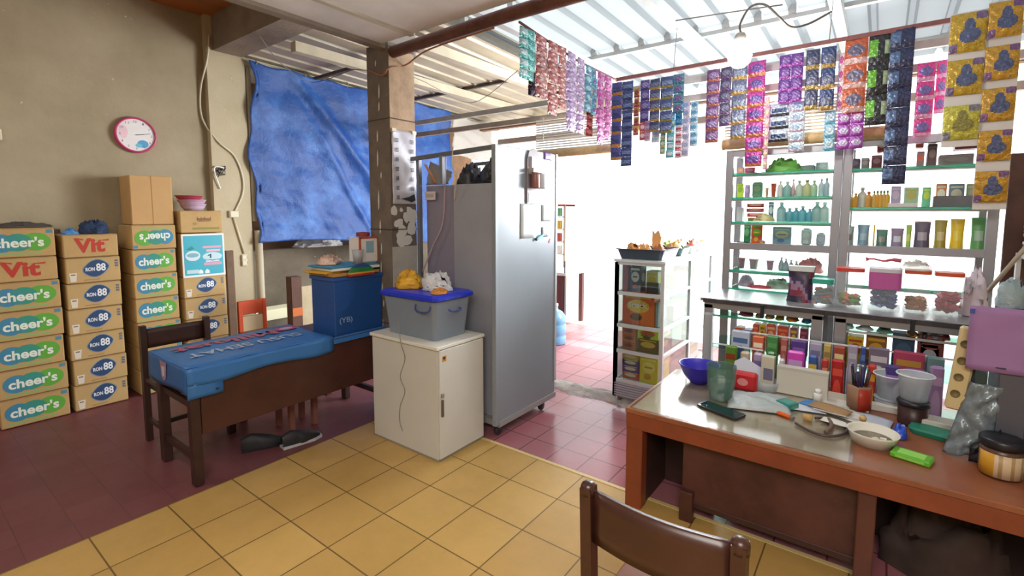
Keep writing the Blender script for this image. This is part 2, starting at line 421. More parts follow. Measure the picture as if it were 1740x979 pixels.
for x in (-4.30, -3.35): rf.box(x - .04, x + .04, 2.45, 6.8, 3.03, 3.12, BEAMC)
for y in (3.15, 4.5, 5.75): rf.box(-3.0, 2.6, y - .02, y + .02, 3.10, 3.135, BEAM)
for y in (3.3, 4.7, 6.0): rf.box(-5.38, -3.0, y - .02, y + .02, 3.12, 3.155, M('#5d544c', .8))
for y in (3.15, 4.5):
    for k in range(22):
        x = -2.85 + k * .245
        rf.box(x - .025, x + .025, y - .045, y + .0, 3.135, 3.20, BEAM)
struct('trim_5', rf)
rf = MB(); rf.box(-5.4, 1.6, 6.15, 6.25, 2.90, 3.0, M('#8a6c52', .8, var=.2)); rf.box(-5.2, 1.6, 6.5, 6.58, 2.72, 2.80, M('#9a8f84', .8))
struct('trim_6', rf)

# ------------------------------------------------------------------ left wall: cartons
def blob(mb, poly_pts, o, U, V, m, N=(1, 0, 0), t=.0012): mb.prism(poly_pts, o, U, V, N, t, m)
def ell(cx, cy, rx, ry, n=20): return [(cx + rx * math.cos(2 * PI * i / n), cy + ry * math.sin(2 * PI * i / n)) for i in range(n)]
YU = (0, 1, 0); ZU = (0, 0, 1); XN = (1, 0, 0)
def carton(kind, wd, ht, dp):
    """front face at x=0 facing +x, centred on y, base at z=0"""
    mb = MB(); mb.box(-dp, 0, -wd / 2, wd / 2, 0.002, ht - .002, KRAFT if kind != 'ron' else KRAFT2, .006)
    mb.box(-.0005, .001, -wd / 2 + .004, wd / 2 - .004, ht - .008, ht - .005, KEDGE)
    mb.box(-.0005, .001, -wd / 2 + .004, wd / 2 - .004, .006, .009, KEDGE)
    if kind == 'cheers':
        blob(mb, ell(-wd * .25, ht * .5, wd * .19, ht * .31), (0.0005, 0, 0), YU, ZU, M('#3f86a8', .6), t=.0010)
        blob(mb, ell(wd * .22, ht * .53, wd * .22, ht * .31), (0.0005, 0, 0), YU, ZU, M('#5fa83c', .6), t=.0013)
        blob(mb, ell(-wd * .03, ht * .52, wd * .20, ht * .30), (0.0005, 0, 0), YU, ZU, M('#35917f', .6), t=.0016)
        blob(mb, ell(-wd * .12, ht * .47, wd * .10, ht * .24), (0.0005, 0, 0), YU, ZU, M('#3b8c94', .6), t=.0019)
        mb.text("cheer's", (.0032, -.005, ht * .52), YU, ZU, wd * .70, ht * .34, M('#e4ecdf', .6), .03, arc=lambda x: .006 * x)
        mb.box(0, .0012, -wd * .42, wd * .3, ht * .1, ht * .16, M('#8fae6e', .7))
        mb.box(0, .0012, wd * .38, wd * .47, ht * .82, ht * .94, M('#4d8aa0', .7))
    if kind == 'vit':
        mb.text('Vit', (.0015, -.01, ht * .52), YU, ZU, wd * .56, ht * .62, M('#b8382a', .6), .04)
        mb.prism([(-wd * .33, ht * .88), (-wd * .14, ht * .8), (-wd * .14, ht * .74)], (.0015, 0, 0), YU, ZU, XN, .001, M('#b8382a', .6))
        mb.prism([(wd * .1, ht * .72), (wd * .34, ht * .78), (wd * .32, ht * .70)], (.0015, 0, 0), YU, ZU, XN, .001, M('#b8382a', .6))
    if kind == 'ron':
        nv = M('#27456e', .6); pl = M('#6f8fae', .6)
        for m_, k, t in ((pl, 1.07, .001), (nv, 1.0, .0015)):
            blob(mb, [(wd * .04 + (x * .235 * wd) * k, ht * .56 + (y * .27 * ht + x * ht * .06) * k) for x, y in [(math.cos(a), math.sin(a) * (1 - .22 * math.cos(2 * a))) for a in [2 * PI * i / 24 for i in range(24)]]], (0.0005, 0, 0), YU, ZU, m_, t=t)
        mb.text('RON', (.0025, -wd * .07, ht * .53), YU, ZU, wd * .17, ht * .15, M('#d7dde4'), .04)
        mb.text('88', (.0025, wd * .13, ht * .59), YU, ZU, wd * .18, ht * .30, M('#e4e8ec'), .03)
        mb.prism([(-wd * .45, ht * .42), (-wd * .31, ht * .42), (-wd * .33, ht * .08), (-wd * .43, ht * .08)], (.0005, 0, 0), YU, ZU, XN, .001, M('#dcd3c4'))
        mb.box(.0005, .002, -wd * .42, -wd * .34, ht * .33, ht * .37, M('#6b5f58'))
        for k in range(3): mb.box(.0005, .002, wd * .40, wd * .46, ht * (.58 + .1 * k), ht * (.65 + .1 * k), M('#5b6b80'))
        mb.box(.0005, .0015, -wd * .2, wd * .1, ht * .1, ht * .14, M('#a8824e'))
    return mb
FX = -5.07
_car = {}
def put_carton(kind, y, z, wd, ht, label, flip=False, group=None, dx=0.0, rz=0.0):
    k = (kind, round(wd, 3), round(ht, 3))
    if k not in _car:
        o = carton(kind, wd, ht, .36).build({'cheers': 'water_carton', 'vit': 'water_carton', 'ron': 'water_carton'}[kind]); _car[k] = o
    else:
        o = _car[k].copy(); COL.objects.link(o)
    o.location = (FX + dx, y, z)
    o.rotation_euler = (PI if flip else 0, 0, rz)
    if flip: o.location = (FX + dx, y, z + ht)
    tag(o, label, 'carton', group or 'stacked water cartons')
    return o
ords = ['top', 'second from top', 'third from top', 'fourth from top', 'fifth from top', 'sixth from top', 'bottom']
A = ['cheers', 'cheers', 'cheers', 'cheers', 'cheers', 'vit', 'cheers']; z = 0
for i, k in enumerate(A):
    h = .18 if k == 'vit' else .2165
    nm = {'vit': 'brown carton with red Vit lettering', 'cheers': "brown carton with green and blue cheer's logo"}[k]
    put_carton(k, .705 + rnd(.006), z, .385, h, '%s, %s of the leftmost stack' % (nm, ords[6 - i]), dx=rnd(.006), rz=rnd(.012)); z += h
topA = z
z = 0
for i, k in enumerate(['ron'] * 6 + ['vit']):
    h = .185 if k == 'vit' else .206
    nm = {'vit': 'brown carton with red Vit lettering', 'ron': 'brown carton with dark blue RON 88 logo'}[k]
    put_carton(k, 1.108 + rnd(.006), z, .345, h, '%s, %s of the second stack' % (nm, ords[6 - i]), dx=rnd(.006), rz=rnd(.012)); z += h
topB = z
z = 0
for i in range(7):
    put_carton('cheers', 1.535 + rnd(.004), z, .325, .2125, "brown carton with %scheer's logo, %s of the third stack" % ('upside down green ' if i == 6 else 'green ', ords[6 - i]), flip=(i == 6), dx=rnd(.006), rz=rnd(.01)); z += .2125
topC = z
z = 0
for i in range(5):
    put_carton('ron', 1.92 + rnd(.004), z, .355, .2, 'brown carton with dark blue RON 88 logo, %s under the turquoise poster' % ['lowest in the stack', 'second from the floor', 'third from the floor', 'second one', 'first one'][i], dx=rnd(.006), rz=rnd(.01)); z += .2
# poster carton and printed carton
mb = MB(); mb.box(-.36, 0, -.178, .178, 0.002, .40, KRAFT2, .006); mb.box(-.36, .001, -.17, .17, .198, .202, KEDGE)
o = mb.build('poster_carton', None, (FX, 1.92, z)); tag(o, 'tall plain carton behind the turquoise poster', 'carton')
ps = thing('poster', 'turquoise poster with pink lettering and white frame on the carton stack', 'poster', (FX + .004, 1.92, z - .005))
pm = MB(); pm.box(0, .006, -.18, .18, 0, .40, WHITE)
pm.build('frame', ps)
pb = MB(); T = M('#3fa9bd', .4)
pb.box(.0065, .008, -.165, .165, .02, .385, T)
pb.prism(ell(-.095, .20, .062, .048), (.008, 0, 0), YU, ZU, XN, .001, M('#c9dde2')); pb.prism(ell(-.095, .205, .05, .02), (.009, 0, 0), YU, ZU, XN, .001, M('#7fa9bb'))
pb.prism([(-.15, .26), (-.10, .29), (-.08, .265), (-.11, .25)], (.008, 0, 0), YU, ZU, XN, .001, M('#2b8a84'))
for a, b, c, d, cc in ((-.01, .15, .265, .285, '#d7a3b8'), (.02, .14, .232, .252, '#e3b3c3'), (-.005, .15, .105, .13, '#d99ab0'), (.01, .13, .135, .148, '#c9d9e2'), (-.15, -.05, .035, .07, '#b9d2d8')):
    pb.box(.008, .0092, a, b, c, d, M(cc))
pb.prism(ell(.07, .185, .085, .04), (.008, 0, 0), YU, ZU, XN, .001, M('#bcd7df')); pb.prism([(.03, .2), (.06, .21), (.06, .17), (.048, .17), (.048, .195), (.03, .19)], (.009, 0, 0), YU, ZU, XN, .001, M('#1f4e63'))
pb.prism([(.0, .165), (.07, .145), (.15, .16), (.07, .152)], (.0092, 0, 0), YU, ZU, XN, .001, M('#2a5b78'))
for y in (-.035, .02): pb.prism([(y - .02, .03), (y - .018, .055), (y, .07), (y + .018, .055), (y + .02, .03)], (.008, 0, 0), YU, ZU, XN, .001, M('#dfe8ea'))
pb.build('print', ps)
mb = MB(); mb.box(-.36, 0, -.178, .178, 0.002, .205, KRAFT, .006)
mb.text('Indofood', (.001, .02, .13), YU, ZU, .12, .035, M('#7a5327'), .05); mb.box(.001, .002, -.03, .07, .105, .112, M('#7a5327'))
mb.box(.001, .002, -.08, .15, .03, .05, M('#8f8a4a', .8)); mb.prism(ell(-.06, .085, .016, .012), (.001, 0, 0), YU, ZU, XN, .001, M('#a07c46'))
mb.box(-.02, .0015, -.172, .172, .20, .204, KEDGE)
o = mb.build('printed_carton', None, (FX, 1.92, z + .405)); tag(o, 'brown carton with small dark print above the turquoise poster', 'carton')
zD = z + .405 + .205
# large plain carton
mb = MB(); mb.box(-.31, 0, -.155, .155, .001, .425, M('#c19a68', .8, var=.06, scale=4), .006)
mb.box(-.31, .001, -.003, .003, .002, .426, KEDGE)
o = mb.build('large_carton', None, (-5.12, 1.555, topC), rz=-.04); tag(o, 'large plain brown carton standing highest on the third stack', 'carton')
# plastic bowls on the printed carton
def bowl_mesh(r, h, m, t=.004, n=24, rim=True):
    mb = MB(); mb.cap = False
    mb.lathe([(r * .02, t), (r * .6, t), (r * .86, h * .5), (r * .97, h), (r * 1.04, h), (r * 1.04, h - t), (r * 1.0, h - t * 1.2), (r * .9, h * .48), (r * .65, 0), (r * .02, 0)], m, n=n)
    return mb
st = [('#cdb6cf', .105, .06, 'lilac plastic tub, lowest of the small pile on the printed carton', 0.0, .01), ('#c9a3bd', .115, .055, 'pink lilac plastic tub on the lilac tub', .045, 0), ('#b0475a', .11, .05, 'dark red plastic tub topmost on the printed carton', .09, -.02)]
for c, r, h, l, dz, dy in st:
    o = bowl_mesh(r, h, M(c, .35)).build('plastic_tub', None, (-5.22, 1.90 + dy, zD + dz + .002)); tag(o, l, 'tub', 'plastic tubs on the carton')
# cloth heap on stack B, bag on stack A
def heap(name, label, cat, loc, sx, sy, sz, m, seed=0, n=26, parent=None, group=None):
    mb = MB()
    def fn(u, v):
        a = u * 2 * PI; r = math.sin(v * PI * .5) ** .8
        k = 1 + .22 * fbm(math.cos(a) * 2.2 + v * 3, math.sin(a) * 2.2, seed)
        z_ = sz * math.cos(v * PI * .5) * (1 + .45 * fbm(a * 1.0 + 9 * v, v * 5, seed + 4))
        return (sx * r * k * math.cos(a), sy * r * k * math.sin(a), max(0.001, z_ + (.002)))
    mb.grid(n, n // 2, fn, m)
    o = mb.build(name, parent, loc)
    if label: tag(o, label, cat, group)
    return o
heap('folded_cloth', 'crumpled dark blue cloth on the second carton stack', 'cloth', (-5.18, 1.15, topB), .10, .10, .09, M('#23385a', .8), 3)
heap('plastic_bag', 'bright blue plastic bag beside the dark cloth on the second stack', 'bag', (-5.11, .99, topB + .0), .035, .05, .04, M('#3e83c4', .35), 8)
heap('folded_cloth', 'flat dark cloth lying along the back of the leftmost stack', 'cloth', (-5.3, .75, topA), .08, .16, .035, M('#4a4440', .9), 5)
t = thing('washing_pack', 'small white and purple pack at the left edge on the leftmost stack', 'pack', (-5.15, .535, topA))
MB().box(-.05, .05, -.04, .04, 0, .13, M('#e5e2ea', .4), .012).build('wrapper', t); MB().box(.0505, .052, -.03, .03, .04, .1, M('#6f4f8f')).build('label_patch', t)
t = thing('coil_of_string', 'grey rolled string lying by the wall on the leftmost stack', 'string', (-5.3, .93, topB + .0))
MB().tube([(.02 * math.cos(a), .035 * math.sin(a), .01 + .0012 * i) for i, a in enumerate([i * .7 for i in range(28)])], .006, M('#6a5f5a')).build('string', t)

# wall clock
ck = thing('wall_clock', 'round wall clock with a pink rim on the cement wall', 'clock', (-5.45, 1.555, 2.29))
fr = MB(); fr.cap = False
def xl(prof, m, n=40):   # lathe about the x axis
    a = MB(); a.cap = False; a.lathe(prof, m, n=n); a.v = [(z, x, y) for x, y, z in a.v]; return a
xl([(.155, 0), (.160, .03), (.152, .045), (.142, .042), (.142, .028)], M('#b83a6e', .35)).build('rim', ck)
d = MB(); d.disc((.03, 0, 0), .143, M('#e9e6e6', .5), 40, XN)
d.prism(ell(.05, -.075, .042, .034), (.0305, 0, 0), YU, ZU, XN, .0006, M('#4f9fd2')); d.prism(ell(.018, -.092, .026, .018), (.0306, 0, 0), YU, ZU, XN, .0006, M('#6fc0dc')); d.prism(ell(-.09, .02, .03, .06), (.0304, 0, 0), YU, ZU, XN, .0005, M('#ecc9d4'))
for k in range(12):
    a = k * PI / 6; s_ = str(12 if k == 0 else k)
    d.text(s_, (.0312, math.sin(a) * .118, math.cos(a) * .118), YU, ZU, .012 * len(s_), .018, M('#6b6b7a'))
d.build('dial', ck)
MB().bar((.034, 0, 0), (.034, .06, .012), .005, .003, BLACK, XN).bar((.036, -.01, 0), (.036, .11, .022), .003, .003, BLACK, XN).build('hands', ck)
xl([(0.0001, .047), (.142, .047)], glass('clock_glass', '#ffffff', .05)).build('glass', ck)

# wall sockets, cable, junction box
def socket(loc, label, n=2, horizontal=True):
    t = thing('wall_socket', label, 'socket', loc)
    w_ = .17 if horizontal else .055; h_ = .085 if horizontal else .125
    MB().box(0, .022, -w_ / 2, w_ / 2, -h_ / 2, h_ / 2, M('#d8cfb4', .4), .006).build('plate', t)
    for k in (-1, 1):
        p = xl([(.026, .022), (.026, .024), (.018, .014), (.0001, .014)], M('#6f675a', .5), 16)
        q = p.build('outlet', t, (0, k * .042 if horizontal else 0, 0 if horizontal else k * .03))
    return t
socket((-5.45, .62, 2.19), 'cream double wall socket at the left edge of the wall')
socket((-5.38, 2.42, 1.09), 'cream double socket on the pilaster beside the turquoise poster', horizontal=False)
cw = M('#cdc6ae', .6)
c0 = [at(355, 60, 0, -5.37), at(352, 100, 0, -5.37), at(345, 150, 0, -5.37), at(348, 200, 0, -5.37), at(370, 240, 0, -5.37), at(398, 265, 0, -5.37), at(412, 300, 0, -5.37), at(412, 330, 0, -5.37), at(398, 362, 0, -5.37)]
def smooth_path(pts, k=5):
    out = []; n = len(pts)
    P = [Vector(p) for p in pts]
    for i in range(n - 1):
        p0 = P[max(i - 1, 0)]; p1 = P[i]; p2 = P[i + 1]; p3 = P[min(i + 2, n - 1)]
        for j in range(k):
            t = j / k; out.append(.5 * ((2 * p1) + (p2 - p0) * t + (2 * p0 - 5 * p1 + 4 * p2 - p3) * t * t + (3 * p1 - p0 - 3 * p2 + p3) * t ** 3))
    out.append(P[-1]); return out
c0 = [Vector((-5.43 if p.y < 2.14 else -5.368, p.y, p.z)) for p in c0]
o = MB().tube(smooth_path(c0), .009, cw).build('electric_cable'); tag(o, 'cream cable snaking down the wall beside the blue tarpaulin', 'cable')
jb = at(396, 364, 0, -5.38)
t = thing('junction_box', 'cream junction box above the socket on the pilaster', 'box', tuple(jb)); MB().box(0, .03, -.045, .045, -.035, .035, cw, .006).build('casing', t); MB().box(.03, .033, -.035, .035, -.028, .028, M('#d8d2bc')).build('lid', t)
o = MB().tube([(-5.37, jb.y, jb.z - .035), (-5.37, 2.425, 1.16)], .011, cw).build('conduit'); tag(o, 'straight cream conduit between the junction box and socket', 'conduit')
# small bundle hanging from a nail
hb = at(365, 290, 0, -5.38)
t = thing('wire_bundle', 'dark bundle of wires with a white tie hanging on the pilaster', 'wires', (-5.38, max(hb.y, 2.2), hb.z))
b = MB()
for k in range(10): b.tube([(.012, rnd(.01), .0), (.02 + rnd(.01), .02 + rnd(.05), rnd(.05)), (.015, .04 + rnd(.07), rnd(.07))], .004, BLACK, 5)
b.build('wires', t)
MB().tube(smooth_path([(.02, .06, .03), (.02, .0, .04), (.02, -.03, .02), (.02, -.02, -.06), (.015, .02, -.18)]), .007, WHITE).build('tie', t)
# timber plank between the cartons and the opening
o = MB().box(-.02, .02, -.035, .035, 0, 1.22, M('#6f5642', .7, var=.25), .003).build('timber_plank', None, (-5.12, 2.165, 0)); tag(o, 'upright brown plank beside the right carton stack', 'plank')
# orange chair frame seen behind the table
t = thing('orange_stool', 'orange chair back with a cream panel beside the pilaster', 'chair', (-5.12, 2.36, 0))
OR = M('#c4481c', .5)
for y in (-.12, .12): MB().box(-.02, .02, y - .02, y + .02, 0, .70, OR, .004).build('post', t)
MB().box(-.015, .015, -.12, .12, .56, .70, OR, .004).build('top_rail', t); MB().box(-.012, .012, -.10, .10, .2, .54, M('#cbb894', .8)).build('back_panel', t)
MB().box(0, .26, -.13, .13, .36, .39, M('#8a4a2c', .6)).build('seat', t)
for y in (-.11, .11): MB().box(.22, .25, y - .015, y + .015, 0, .36, OR).build('leg', t)

# ------------------------------------------------------------------ opening behind the table: tarpaulin, rough wall
BL = nodes_mat('blue_tarpaulin'); m_, nt, n_, p_ = BL
g = n_.new('ShaderNodeTexCoord').outputs['Object']
nt.links.new(ramp(nt, noise(nt, g, 2.5, 8, .7), [(.3, '#143f80'), (.5, '#1a4c96'), (.75, '#4078c0')]), p_.inputs['Base Color']); p_.inputs['Roughness'].default_value = .42
bumpit(nt, p_, noise(nt, g, 9, 8, .7), .5, .03)
TARP = m_
def tarp_fn(u, v):
    y = 2.54 + u * 2.98; top = 3.155 - .045 * u + .012 * math.cos(u * 40); bot = 1.27 - .12 * u + .03 * math.sin(u * 7)
    z_ = bot + (top - bot) * v
    d = .05 * fbm(u * 4 + v * 2.0, v * 2.0 - u * 2, 1) + .010 * fbm(u * 15 + v * 11, v * 5 - u * 4, 3) * (1.3 - v) + .06 * math.exp(-((u * 1.6 + v * .9 - 1.15) / .05) ** 2) + .05 * math.exp(-((u * 1.9 + v * .8 - 1.0) / .04) ** 2) * (1 - v)
    y += (.03 * math.sin(v * 9) + .02 * math.sin(v * 23)) * (1 if u < .02 else 0)
    return (-5.32 + d * min(1, (1 - v) * 6 + .2), y, z_)
tp = thing('tarpaulin', 'large wrinkled blue tarpaulin hung over the wall opening', 'tarpaulin', (0, 0, 0))
tp.location = (-5.3, 2.54, 1.2)
def off(mb, o): mb.v = [(x - o[0], y - o[1], z - o[2]) for x, y, z in mb.v]; return mb
mb = off(MB().grid(140, 90, tarp_fn, TARP), tp.location); mb.fixn = False
mb.build('sheet', tp, mods=[solid(.002)])
for k in range(6):
    y = 2.6 + k * .55; off(MB().tube([(-5.31, y, 3.13 - .045 * k / 6), (-5.31, y + .02, 3.15), (-5.33, y + .01, 3.185)], .005, M('#8a8272')), tp.location).build('tie_string', tp)
# white sheet beside it
wm = translucent('white_plastic_sheet', '#d9d6d0', .35)
def ws(u, v): return (-5.3 + .03 * fbm(u * 5, v * 4, 4), 5.54 + u * .95, 2.45 + v * .62 + .02 * math.sin(u * 9))
o = MB().grid(24, 20, ws, wm).build('plastic_sheet', mods=[solid(.002)]); tag(o, 'white plastic sheet hanging right of the blue tarpaulin', 'sheet')
struct('wall_outer', MB().box(-6.3, -6.1, 2.3, 7.2, 0, 1.12, ROUGHW).box(-6.5, -6.4, 2.3, 7.2, 0, 3.3, M('#7a5a40', .85, var=.3)))
struct('trim_7', MB().tube([(-5.36, 2.575, 0), (-5.36, 2.575, 1.4)], .04, M('#b7ad96', .7)).tube([(-5.40, 2.56, 1.5), (-5.40, 2.56, 3.1)], .028, M('#b7ad96', .7)))
struct('wall_low', MB().box(-5.55, -5.42, 2.62, 6.4, 0, .36, ROUGHW))
FOIL = M('#b9b9bb', .3, .5, bump=.6, bscale=25)
heap('foil_bag', 'crumpled silver plastic bag on the rough wall under the tarpaulin', 'bag', tuple(at(520, 425, 0, -6.2)) ,   .10, .34, .14, FOIL, 2)
bpy.data.objects['foil_bag'].location = (-6.2, 3.8, 1.12)
o = MB().box(-.12, .12, -.3, .3, 0, .16, M('#e9e4c0', .6), .004).build('bright_patch', None, (-5.75, 2.95, .30)); tag(o, 'pale cream block standing for a bright patch of light beyond the opening', 'carton')  # cream block put in for the bright light beyond the opening
MBc = MB().box(-.2, .2, -.42, .42, 0, .30, ROUGHW)
o = MBc.build('rubble_block', None, (-5.75, 3.0, -.03)); tag(o, 'rough cement block beyond the opening under the pale light patch', 'block')

t = thing('outer_post', 'worn brown post with an orange band between table and tarpaulin', 'post', (-4.5, 2.476, 0))
MB().box(-.05, .05, -.05, .05, 0, .98, M('#5a3a2c', .7, var=.3)).build('post', t); MB().box(.05, .055, -.05, .05, .60, .68, M('#c8692c', .6)).build('band', t)
t = thing('cream_board', 'cream board leaning right of the worn brown post', 'board', (-4.7, 2.76, 0)); MB().box(-.015, .015, -.13, .13, 0, .84, M('#b8a888', .7, var=.15), .003).build('board', t)
# ------------------------------------------------------------------ table with blue cover
TB = thing('long_table', 'dark brown wooden table with deep apron beside the column', 'table', (-3.39, 1.78, 0))
def L(mb, loc): return off(mb, loc)
tl = tuple(TB.location)
L(MB().box(-3.68, -3.10, 1.06, 2.50, .655, .69, DWOOD, .004), tl).build('tabletop', TB)
L(MB().box(-3.13, -3.11, 1.12, 2.43, .30, .655, DWOOD, .002), tl).build('apron', TB)
L(MB().box(-3.66, -3.64, 1.12, 2.43, .52, .655, DWOOD, .002), tl).build('apron', TB)
for x in (-3.135, -3.62):
    for y in (1.09, 2.42): L(MB().box(x - .03, x + .03, y - .025, y + .025, 0, .655, DKWOOD, .004), tl).build('leg', TB)
for y in (1.09, 2.42):
    L(MB().box(-3.60, -3.15, y - .012, y + .012, .14, .18, DKWOOD), tl).build('stretcher', TB); L(MB().box(-3.60, -3.15, y - .012, y + .012, .46, .50, DKWOOD), tl).build('stretcher', TB)
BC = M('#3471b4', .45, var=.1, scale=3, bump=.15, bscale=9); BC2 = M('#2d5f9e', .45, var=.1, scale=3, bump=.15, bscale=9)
cv = thing('table_cover', 'blue printed plastic cover with red and white lettering on the long table', 'cover', (-3.39, 1.5, .69)); cl = tuple(cv.location)
def cov(u, v):   # across x then down the front
    return (0, 0, 0)
mb = MB(); mb.grid(10, 24, lambda u, v: (-3.69 + .6 * u, 1.045 + .93 * v, .712 + .004 * fbm(u * 5, v * 7)), BC)
mb.grid(4, 24, lambda u, v: (-3.09 + .004 * u + .004 * fbm(v * 12, u), 1.045 + .93 * v, .712 - u * (.10 + .012 * math.sin(v * 9)) + .0), BC)
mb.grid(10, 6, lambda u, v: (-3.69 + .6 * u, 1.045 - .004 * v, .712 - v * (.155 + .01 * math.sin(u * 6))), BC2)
mb.grid(3, 4, lambda u, v: (-3.084, 1.045 + .19 * u, .712 - .095 - v * .085), BC)
mb.fixn = False
L(mb, cl).build('sheet', cv, mods=[solid(.004, 1)])
tx = MB()   # lettering reads from the far side of the table
tx.text('Milkuat', (-3.53, 1.46, .7225), (0, -1, 0), (1, 0, 0), .66, .13, M('#b05a72', .5), .03)
tx.text('SUSU SEHAT', (-3.33, 1.50, .7225), (0, -1, 0), (1, 0, 0), .72, .10, M('#a9bcd2', .5), .02)
tx.prism(ell(0, 0, .085, .06), (-3.56, 1.88, .7215), YU, (1, 0, 0), ZU, .0008, M('#b0506e', .5)); tx.prism(ell(0, 0, .05, .03), (-3.56, 1.88, .7228), YU, (1, 0, 0), ZU, .0006, M('#c8b3c6', .5))
tx.prism([(-.05, 0), (.05, 0), (.035, -.10), (0, -.12), (-.035, -.10)], (-3.42, 1.0395, .70), (1, 0, 0), ZU, (0, -1, 0), .001, M('#a0788f', .5)); tx.prism([(-.025, -.03), (.025, -.03), (.015, -.09), (-.015, -.09)], (-3.42, 1.038, .70), (1, 0, 0), ZU, (0, -1, 0), .001, M('#c3bccb', .5))
tx.prism(ell(1.20, .56, .010, .008), (-3.0835, 0, 0), YU, ZU, XN, .001, M('#1c2d4a'))
L(tx, cl).build('lettering', cv)
# blue crate
cr = thing('blue_box', 'tall dark blue box standing on the long table by the column', 'box', (-3.33, 2.12, .69)); cl = tuple(cr.location)
BB = M('#1d4b8f', .5, var=.08, scale=3)
L(MB().box(-3.42, -3.125, 2.02, 2.44, .692, 1.12, BB, .004).box(-3.43, -3.115, 2.01, 2.45, 1.10, 1.125, M('#24519a', .5)), cl).build('body', cr)
cv2 = cv; cl2 = tuple(cv.location)
L(MB().text('(YB)', (-3.1235, 2.11, .80), YU, ZU, .11, .05, M('#8ea6cf'), .01), cl).build('lettering', cr)
L(MB().grid(6, 2, lambda u, v: (-3.086 - .022 * (1 - v), 1.95 + .5 * u, .70 - .045 * v), BC), cl2).build('cover_edge', cv2)
def bx(name, label, cat, loc, dx, dy, dz, m, rz=0.0, bv=.003, group=None, patch=None):
    """small pack: body plus a printed patch on the side facing the room"""
    mb = MB().box(-dx / 2, dx / 2, -dy / 2, dy / 2, 0, dz, m, bv)
    if patch:
        pc = M(patch, .45)
        mb.box(-dx * .36, dx * .36, -dy / 2 - .001, -dy / 2 + .001, dz * .3, dz * .72, pc); mb.box(dx / 2 - .001, dx / 2 + .001, -dy * .36, dy * .36, dz * .3, dz * .72, pc)
        mb.box(-dx * .34, dx * .34, -dy * .34, dy * .34, dz - .001, dz + .0008, pc)
    o = mb.build(name, None, loc, rz); return tag(o, label, cat, group)
zb = 1.128
bx('book', 'tan flat book lowest on the blue box', 'book', (-3.28, 2.22, zb), .30, .42, .022, M('#b98a4a'), .03)
bx('book', 'yellow edged pad sticking out on the blue box', 'book', (-3.31, 2.12, zb + .022), .26, .30, .016, M('#d8a83a'), .08)
bx('book', 'white pad between the tan book and turquoise folder', 'book', (-3.28, 2.23, zb + .040), .28, .42, .02, M('#dfe3e2'), -.02)
bx('folder', 'turquoise folder topmost of the papers on the blue box', 'folder', (-3.29, 2.22, zb + .062), .28, .44, .012, M('#3a8fb8'), .05)
heap('snack_bag', 'clear bag of pink and cream snacks on the turquoise folder', 'snack', (-3.33, 2.12, zb + .076), .07, .09, .06, M('#d9b7a8', .4, var=.35, scale=20), 6)
t = thing('striped_toy', 'half round striped toy with green, yellow and red bands against the papers', 'toy', (-3.112, 2.235, zb - .002))
for r, c in ((.105, '#22508e'), (.09, '#2f7d3a')): pass
for i, (k0, k1, c) in enumerate(((0, .016, '#a02c2c'), (.016, .028, '#cf9a2e'), (.028, .062, '#2c7d3c'), (.062, .085, '#234f8c'))):
    def hw(z): return .11 * math.sqrt(max(0, 1 - (z / .088) ** 2)) if z > .02 else .11
    zs = [k0 + (k1 - k0) * j / 5 for j in range(6)]
    MB().prism([(-hw(z), z) for z in zs] + [(hw(z), z) for z in zs[::-1]], (0, 0, 0), YU, ZU, XN, .03, M(c, .5)).build('band', t)
t = thing('tool_jar', 'white tub with an orange frame and red lid on the blue box', 'jar', (-3.25, 2.37, zb + .076))
MB().box(-.075, .075, -.085, .085, 0, .20, M('#e6e1de', .4), .012).build('tub', t)
for y in (-.085, .085): MB().box(.070, .080, y - .007, y + .007, 0, .205, M('#c2513a')).build('edge_strip', t)
MB().box(.07, .08, -.085, .085, .19, .205, M('#c2513a')).build('edge_strip', t); MB().box(.0755, .078, -.03, .04, .08, .17, M('#8fb4cc')).build('label_patch', t)
mbl = MB(); mbl.lathe([(.05, .205), (.052, .212), (.052, .235), (.0001, .24)], M('#8d3a35'), n=18); mbl.build('lid', t)
t = thing('plastic_cup', 'small milky cup with brown contents before the white tub', 'cup', (-3.155, 2.25, zb + .076))
mbl = MB(); mbl.cap = False; mbl.lathe([(.0001, .002), (.028, .002), (.042, .11), (.045, .11), (.030, 0), (.0001, 0)], CLOUDY, n=18); mbl.build('cup', t)
MB().lathe([(.026, .004), (.034, .06), (.0001, .062)], M('#9a6a62', .6), n=18).build('contents', t)

